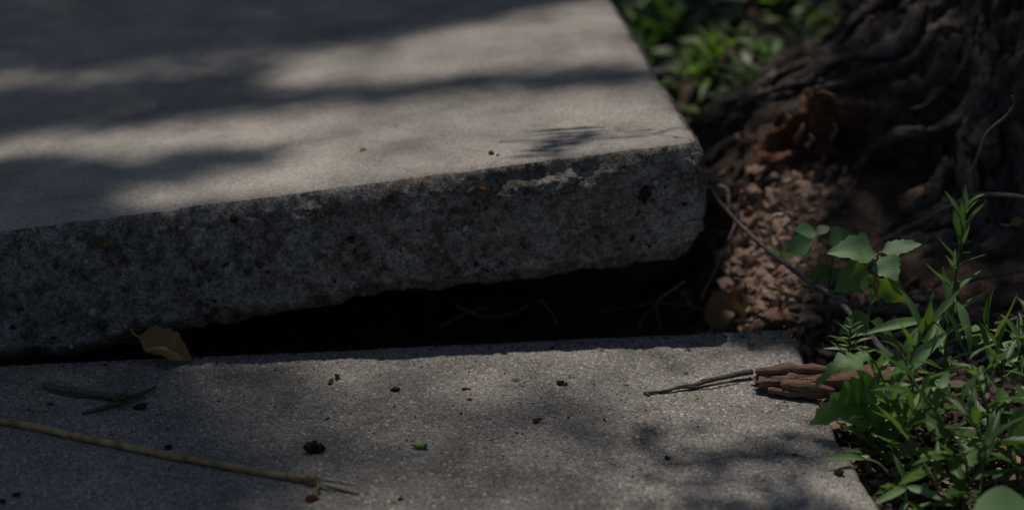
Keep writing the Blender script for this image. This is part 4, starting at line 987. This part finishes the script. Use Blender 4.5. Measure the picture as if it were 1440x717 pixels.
def log_obj(name, label, pts, rad, matn, cat, grooves=7, seed=0, n=22):
    e = empty(name, pts[0]); tag(e, label, cat)
    t = MB(); p = smooth_path(pts, 9); t.tube([q - e.location for q in p], [float(np.interp(i / 9, range(len(rad)), rad)) for i in range(len(p))], n, 0, 0)
    for i, v in enumerate(t.v):
        s, k = divmod(i, n); w = 2 * math.pi * k / n; c = p[s] - e.location
        f = 1 - .22 * max(0, 1 - 5 * abs(noise.noise(Vector((math.cos(w) * grooves * .45, math.sin(w) * grooves * .45, s * .05 + seed * 2))))) + .25 * noise.noise(Vector((math.cos(w) * grooves * .5, math.sin(w) * grooves * .5, s * .10 + seed))) + .16 * noise.noise(Vector((math.cos(w) * grooves * 1.3, math.sin(w) * grooves * 1.3, s * .4 + seed * 3)))
        if s < 3 or s > len(p) - 4: f *= 1 + .3 * noise.noise(Vector((w * 2, s * 1.7, seed)))
        d = (v - c) * f; d.z *= .8; d.z *= .85; t.v[i] = c + d
        ax_ = (p[-1] - p[0]).normalized(); en = max(0, 3 - s) - max(0, s - len(p) + 4)
        if en: t.v[i] += ax_ * (.006 * abs(en) * (noise.noise(Vector((math.cos(w) * 2.4, math.sin(w) * 2.4, seed + 3))) + .8 * noise.noise(Vector((w * 5, seed, 1)))) + .003 * en); t.v[i] = t.v[i] - d * (.13 * abs(en)) * (1 + noise.noise(Vector((w * 3, seed, 9))))
    t.build('heartwood', M[matn], e); return e
lg = log_obj('rotten_log', 'rotten brown wood chunk lying across the edge of the sunken slab', [low(1056, 535, .009), low(1100, 534, .0105), low(1160, 535, .0105), atY(1230, 530, 1.93), atY(1300, 532, 1.92)], [.0075, .0125, .0115, .0140, .010], 'rotwood', 'log', 9, 2, 30)
sp_ = MB()
for k, q in enumerate([[(1098, 540, .012), (1130, 543, .012), (1175, 549, .01)], [(1062, 522, .018), (1110, 519, .020), (1170, 520, .019)], [(1080, 548, .006), (1140, 552, .006), (1180, 555, .003)]]):
    pp = smooth_path(L(*q), 6); sp_.tube([p - lg.location for p in pp], [.0022 + .003 * math.sin(math.pi * i / 12) for i in range(13)], 8, .6, k)
sp_.build('splinter', M['rotwood'], lg)
log_obj('fallen_branch', 'dark thick branch piece at the right frame edge behind the tall plant', [atY(1385, 428, 2.12), atY(1420, 418, 2.12), atY(1480, 405, 2.12)], [.010, .016, .016], 'darkwood', 'branch', 6, 5)
log_obj('bark_flap', 'curved brown slab of rotten bark at the back corner of the sunken slab', [atY(1062, 474, 2.15), atY(1074, 454, 2.155), atY(1104, 445, 2.16), atY(1145, 458, 2.155), atY(1180, 486, 2.14)], [.006, .010, .013, .012, .006], 'rotwood', 'bark piece', 14, 9, 34)
# rootlets in the dark gap
gap = [[(962, 395, 2.20), (935, 415, 2.19), (922, 428, 2.19), (930, 460, 2.18)], [(1000, 440, 2.20), (965, 430, 2.20), (925, 426, 2.19), (880, 432, 2.2), (800, 445, 2.22)], [(922, 428, 2.19), (905, 445, 2.19), (897, 462, 2.18)], [(640, 428, 2.2), (680, 445, 2.19), (720, 440, 2.19), (745, 428, 2.2)], [(620, 460, 2.18), (655, 440, 2.19), (690, 430, 2.2)], [(760, 420, 2.2), (775, 440, 2.19), (785, 458, 2.18)]]
for k, q in enumerate(gap):
    twig(['thin rootlet hanging from the raised slab corner into the gap', 'longest rootlet running level through the dark gap', 'short forked rootlet at the right end of the dark gap', 'sagging rootlet in the middle of the dark gap', 'slanting rootlet left of the middle of the gap', 'short upright rootlet in the middle of the gap'][k], [([atY(*z) for z in q], .0016, .0009)], 'wood', 'rootlet', 'rootlet')
twig('thin red-brown rootlet curving down by the gap at the slab corner', [([atY(1008, 355, 2.2), atY(1012, 375, 2.2), atY(1030, 390, 2.19), atY(1046, 396, 2.18), atY(1048, 420, 2.17), atY(1044, 455, 2.16)], .0011, .0015)], 'redstem', 'rootlet', 'rootlet')
# dry leaves
def dry(label, base, tip, length, face, curl, wide, seed, lift=None):
    e = empty('dry_leaf', base); tag(e, label, 'leaf')
    me = leaf_mesh('blade', lambda t: oval_w(t) * 1.15, lambda t, u: 1 + .06 * math.sin(t * 31 + u * 2 + seed), curl, .55, 18, seed, .35); me.materials.append(M['dry'])
    o = link('blade', me, None, e); y = (Vector(tip) - Vector(base)).normalized(); x = y.cross(Vector(face)).normalized(); z = x.cross(y)
    m = Matrix((x * length * wide, y * length, z * length)).transposed().to_4x4(); o.matrix_local = m
    t = MB(); t.tube(smooth_path([Vector((0, 0, 0)), -y * .006 + Vector((0, 0, .002)), -y * .011 + Vector((.002, 0, .005))], 4), [.0009] * 9, 6); t.build('stalk', M['straw'], e)
    return e
dry('curled golden-brown dead leaf propped against the raised slab at left', atY(196, 474, 2.028), atY(266, 494, 2.008), .054, (.3, -.75, .7), .6, .98, 2)
dry('upright dull yellow dead leaf in the gap below the slab corner', atY(1000, 462, 2.17), atY(1022, 402, 2.19), .044, (.1, -1, .3), .3, 1.1, 4)
dry('dead leaf lying darker behind the upright one in the gap', atY(1040, 450, 2.19), atY(1030, 400, 2.2), .036, (-.5, -1, .3), .5, 1., 6)
dry('pale yellow dead leaf bit high on the trunk at right', atY(1420, 316, 2.16), atY(1442, 308, 2.16), .016, (0, -.8, .6), .4, 1., 5)
st = rock_mesh('stone', 77, 3, .3, .6); st.materials.append(PEB[5]); o = link('stone', st); p = atY(930, 103, 2.62); o.location = p; o.scale = (.014, .011, .009); tag(o, 'blurred pale grey stone beside the far edge of the raised slab', 'stone')

# ------------------------------------------------------------------ wood chips, crumbs and leaf litter on the soil
def chip_mesh(seed):
    rnd = random.Random(seed); V = []; F = []
    l, w, h = 1, rnd.uniform(.16, .36), rnd.uniform(.06, .14); n = 5
    for i in range(n):
        t = i / (n - 1) - .5; ww = w * (1 - .5 * abs(t) * 2 * rnd.uniform(.3, 1)); zz = .18 * rnd.uniform(-1, 1) * abs(t)
        V += [(t * l, -ww * rnd.uniform(.7, 1.2), zz), (t * l, ww * rnd.uniform(.7, 1.2), zz + rnd.uniform(-.05, .05)), (t * l, ww * .5, zz + h), (t * l, -ww * .6, zz + h * rnd.uniform(.6, 1.2))]
    for i in range(n - 1):
        for k in range(4): F.append((i * 4 + k, i * 4 + (k + 1) % 4, i * 4 + 4 + (k + 1) % 4, i * 4 + 4 + k))
    F += [(3, 2, 1, 0), tuple(range(n * 4 - 4, n * 4))]
    me = mesh('wood_chip', V, F, False); me.materials.append(M['chip']); return me
CH = [chip_mesh(k) for k in range(10)]
dgr = bpy.context.evaluated_depsgraph_get()
def drop(x, y, top=.5):
    hit = S.ray_cast(dgr, Vector((x, y, top)), Vector((0, 0, -1))); return hit
gv = {}
def ground_h(x, y): return gz(x, y)
for i in range(60):
    for _ in range(20):
        p = atz(random.uniform(1175, 1470), random.uniform(500, 740), -.05)
        if (Vector((p.x, p.y, 0)) - Vector((LCR.x, LCR.y, 0))).dot(LN_SIDE) > .01: break
    o = bpy.data.objects.new('wood_chip', CH[i % 10]); COL.objects.link(o)
    s = random.uniform(.010, .034); o.scale = (s, s, s); o.location = (p.x, p.y, ground_h(p.x, p.y) + random.uniform(.002, .012)); o.rotation_euler = (random.uniform(-.35, .35), random.uniform(-.35, .35), random.uniform(0, 6.3))
    tag(o, 'pale wood chip lying on the soil among the green plants', 'wood chip', 'wood chips under the plants')
def scatter(name, label, n, meshes, place, smin, smax, mat, power=2.2):
    vs = []; fs = []; k = 0
    mv = [(np.array([v.co for v in m.vertices]), [tuple(p.vertices) for p in m.polygons]) for m in meshes]
    for i in range(n):
        q = place()
        if q is None: continue
        v, f = random.choice(mv); s = lerp(smin, smax, random.random() ** power)
        rot = np.array(Quaternion(Vector((random.gauss(0, 1), random.gauss(0, 1), random.gauss(0, 1))).normalized(), random.uniform(0, 6)).to_matrix())
        vs.append((v * s * np.array([1, random.uniform(.6, 1), random.uniform(.5, .9)])) @ rot.T + np.array(q)); fs += [tuple(a + k for a in g) for g in f]; k += len(v)
    me = bpy.data.meshes.new(name); me.from_pydata(np.concatenate(vs).tolist(), [], fs); me.update()
    o = link(name, me, mat); o['kind'] = 'stuff'; o['label'] = label; return o
LOWR = [rock_mesh('crumb', 50 + k, 1, .8) for k in range(6)]
def place_litter():
    x, y = random.uniform(.24, .75), random.uniform(1.55, 2.2)
    if (Vector((x, y, 0)) - Vector((LCR.x, LCR.y, 0))).dot(LN_SIDE) < .004: return None
    return (x, y, ground_h(x, y) + random.uniform(0, .006))
def place_chipbed():
    q = place_litter()
    return q
scatter('leaf_litter', 'broken pale wood chips and litter covering the soil', 2900, CH, place_chipbed, .005, .024, M['chip'])
scatter('gravel', 'dark crumbs of earth on the soil right of the slab', 5000, LOWR, place_litter, .0015, .006, M['soil'])
bv = None
def place_rot():
    px, py = random.gauss(1065, 50), random.uniform(235, 470)
    if px < 1000 or px > 1190: return None
    d = ray(px, py); hit = S.ray_cast(dgr, CO, d.normalized())
    if not hit[0] or hit[4].name.split('.')[0] not in ('ground', 'root_flare'): return None
    return tuple(hit[1] + Vector((0, 0, .001)))
bpy.context.view_layer.update(); dgr = bpy.context.evaluated_depsgraph_get()
scatter('wood_crumbs', 'reddish brown crumbs of rotten wood heaped between slab and root', 3200, LOWR + CH[:6], place_rot, .001, .012, M['crumb'], 3.4)
def place_back():
    x, y = random.uniform(.05, 1.1), random.uniform(2.45, 3.6)
    if (Vector((x, y, 0)) - Vector((TR.x, TR.y, 0))).dot(UN_SIDE) < .005: return None
    return (x, y, ground_h(x, y) + .002)
scatter('forest_litter', 'dark leaf crumbs on the ground behind the root', 2200, LOWR + CH, place_back, .004, .014, M['soil'])

def place_grit():
    px = random.uniform(-30, 1110); k = random.random()
    if k < .75:
        p = G0.lerp(G1, random.uniform(0, 1)) - JN * abs(random.gauss(.003, .014))
    else: p = atz(px, random.uniform(480, 717))
    if (p - LCR).dot(LN_SIDE) > -.01: return None
    return (p.x, p.y, .0006)
scatter('grit', 'fine dark grit lying loose on the sunken slab, thicker along the gap', 1100, LOWR, place_grit, .0003, .0014, M['darkcrumb'], 2.5)

# low creeping leaves cover the ground behind the root
gcv = []; gcf = []
for i in range(2600):
    q = place_back()
    if q is None or q[0] > .75 and q[1] < 3.1: continue
    az = random.uniform(0, 6.28); d_ = rdir(az, random.uniform(-.1, .7)); l_ = random.uniform(.016, .042); P = Vector(q) + Vector((0, 0, random.uniform(.002, .035)))
    sd_ = d_.cross(Vector((random.uniform(-.4, .4), random.uniform(-.4, .4), 1))).normalized() * l_ * random.uniform(.22, .36); k = len(gcv); up_ = Vector((0, 0, l_ * .08))
    gcv += [P, P + d_ * l_ * .4 + sd_ + up_, P + d_ * l_ * .8 + sd_ * .5, P + d_ * l_, P + d_ * l_ * .8 - sd_ * .5, P + d_ * l_ * .4 - sd_ + up_]
    gcf.append((k, k + 1, k + 2, k + 3)); gcf.append((k, k + 3, k + 4, k + 5))
o = link('ground_cover', mesh('ground_cover', gcv, gcf), M['crownleaf']); o['kind'] = 'stuff'; o['label'] = 'low dark green leaves blurred on the ground behind the root'
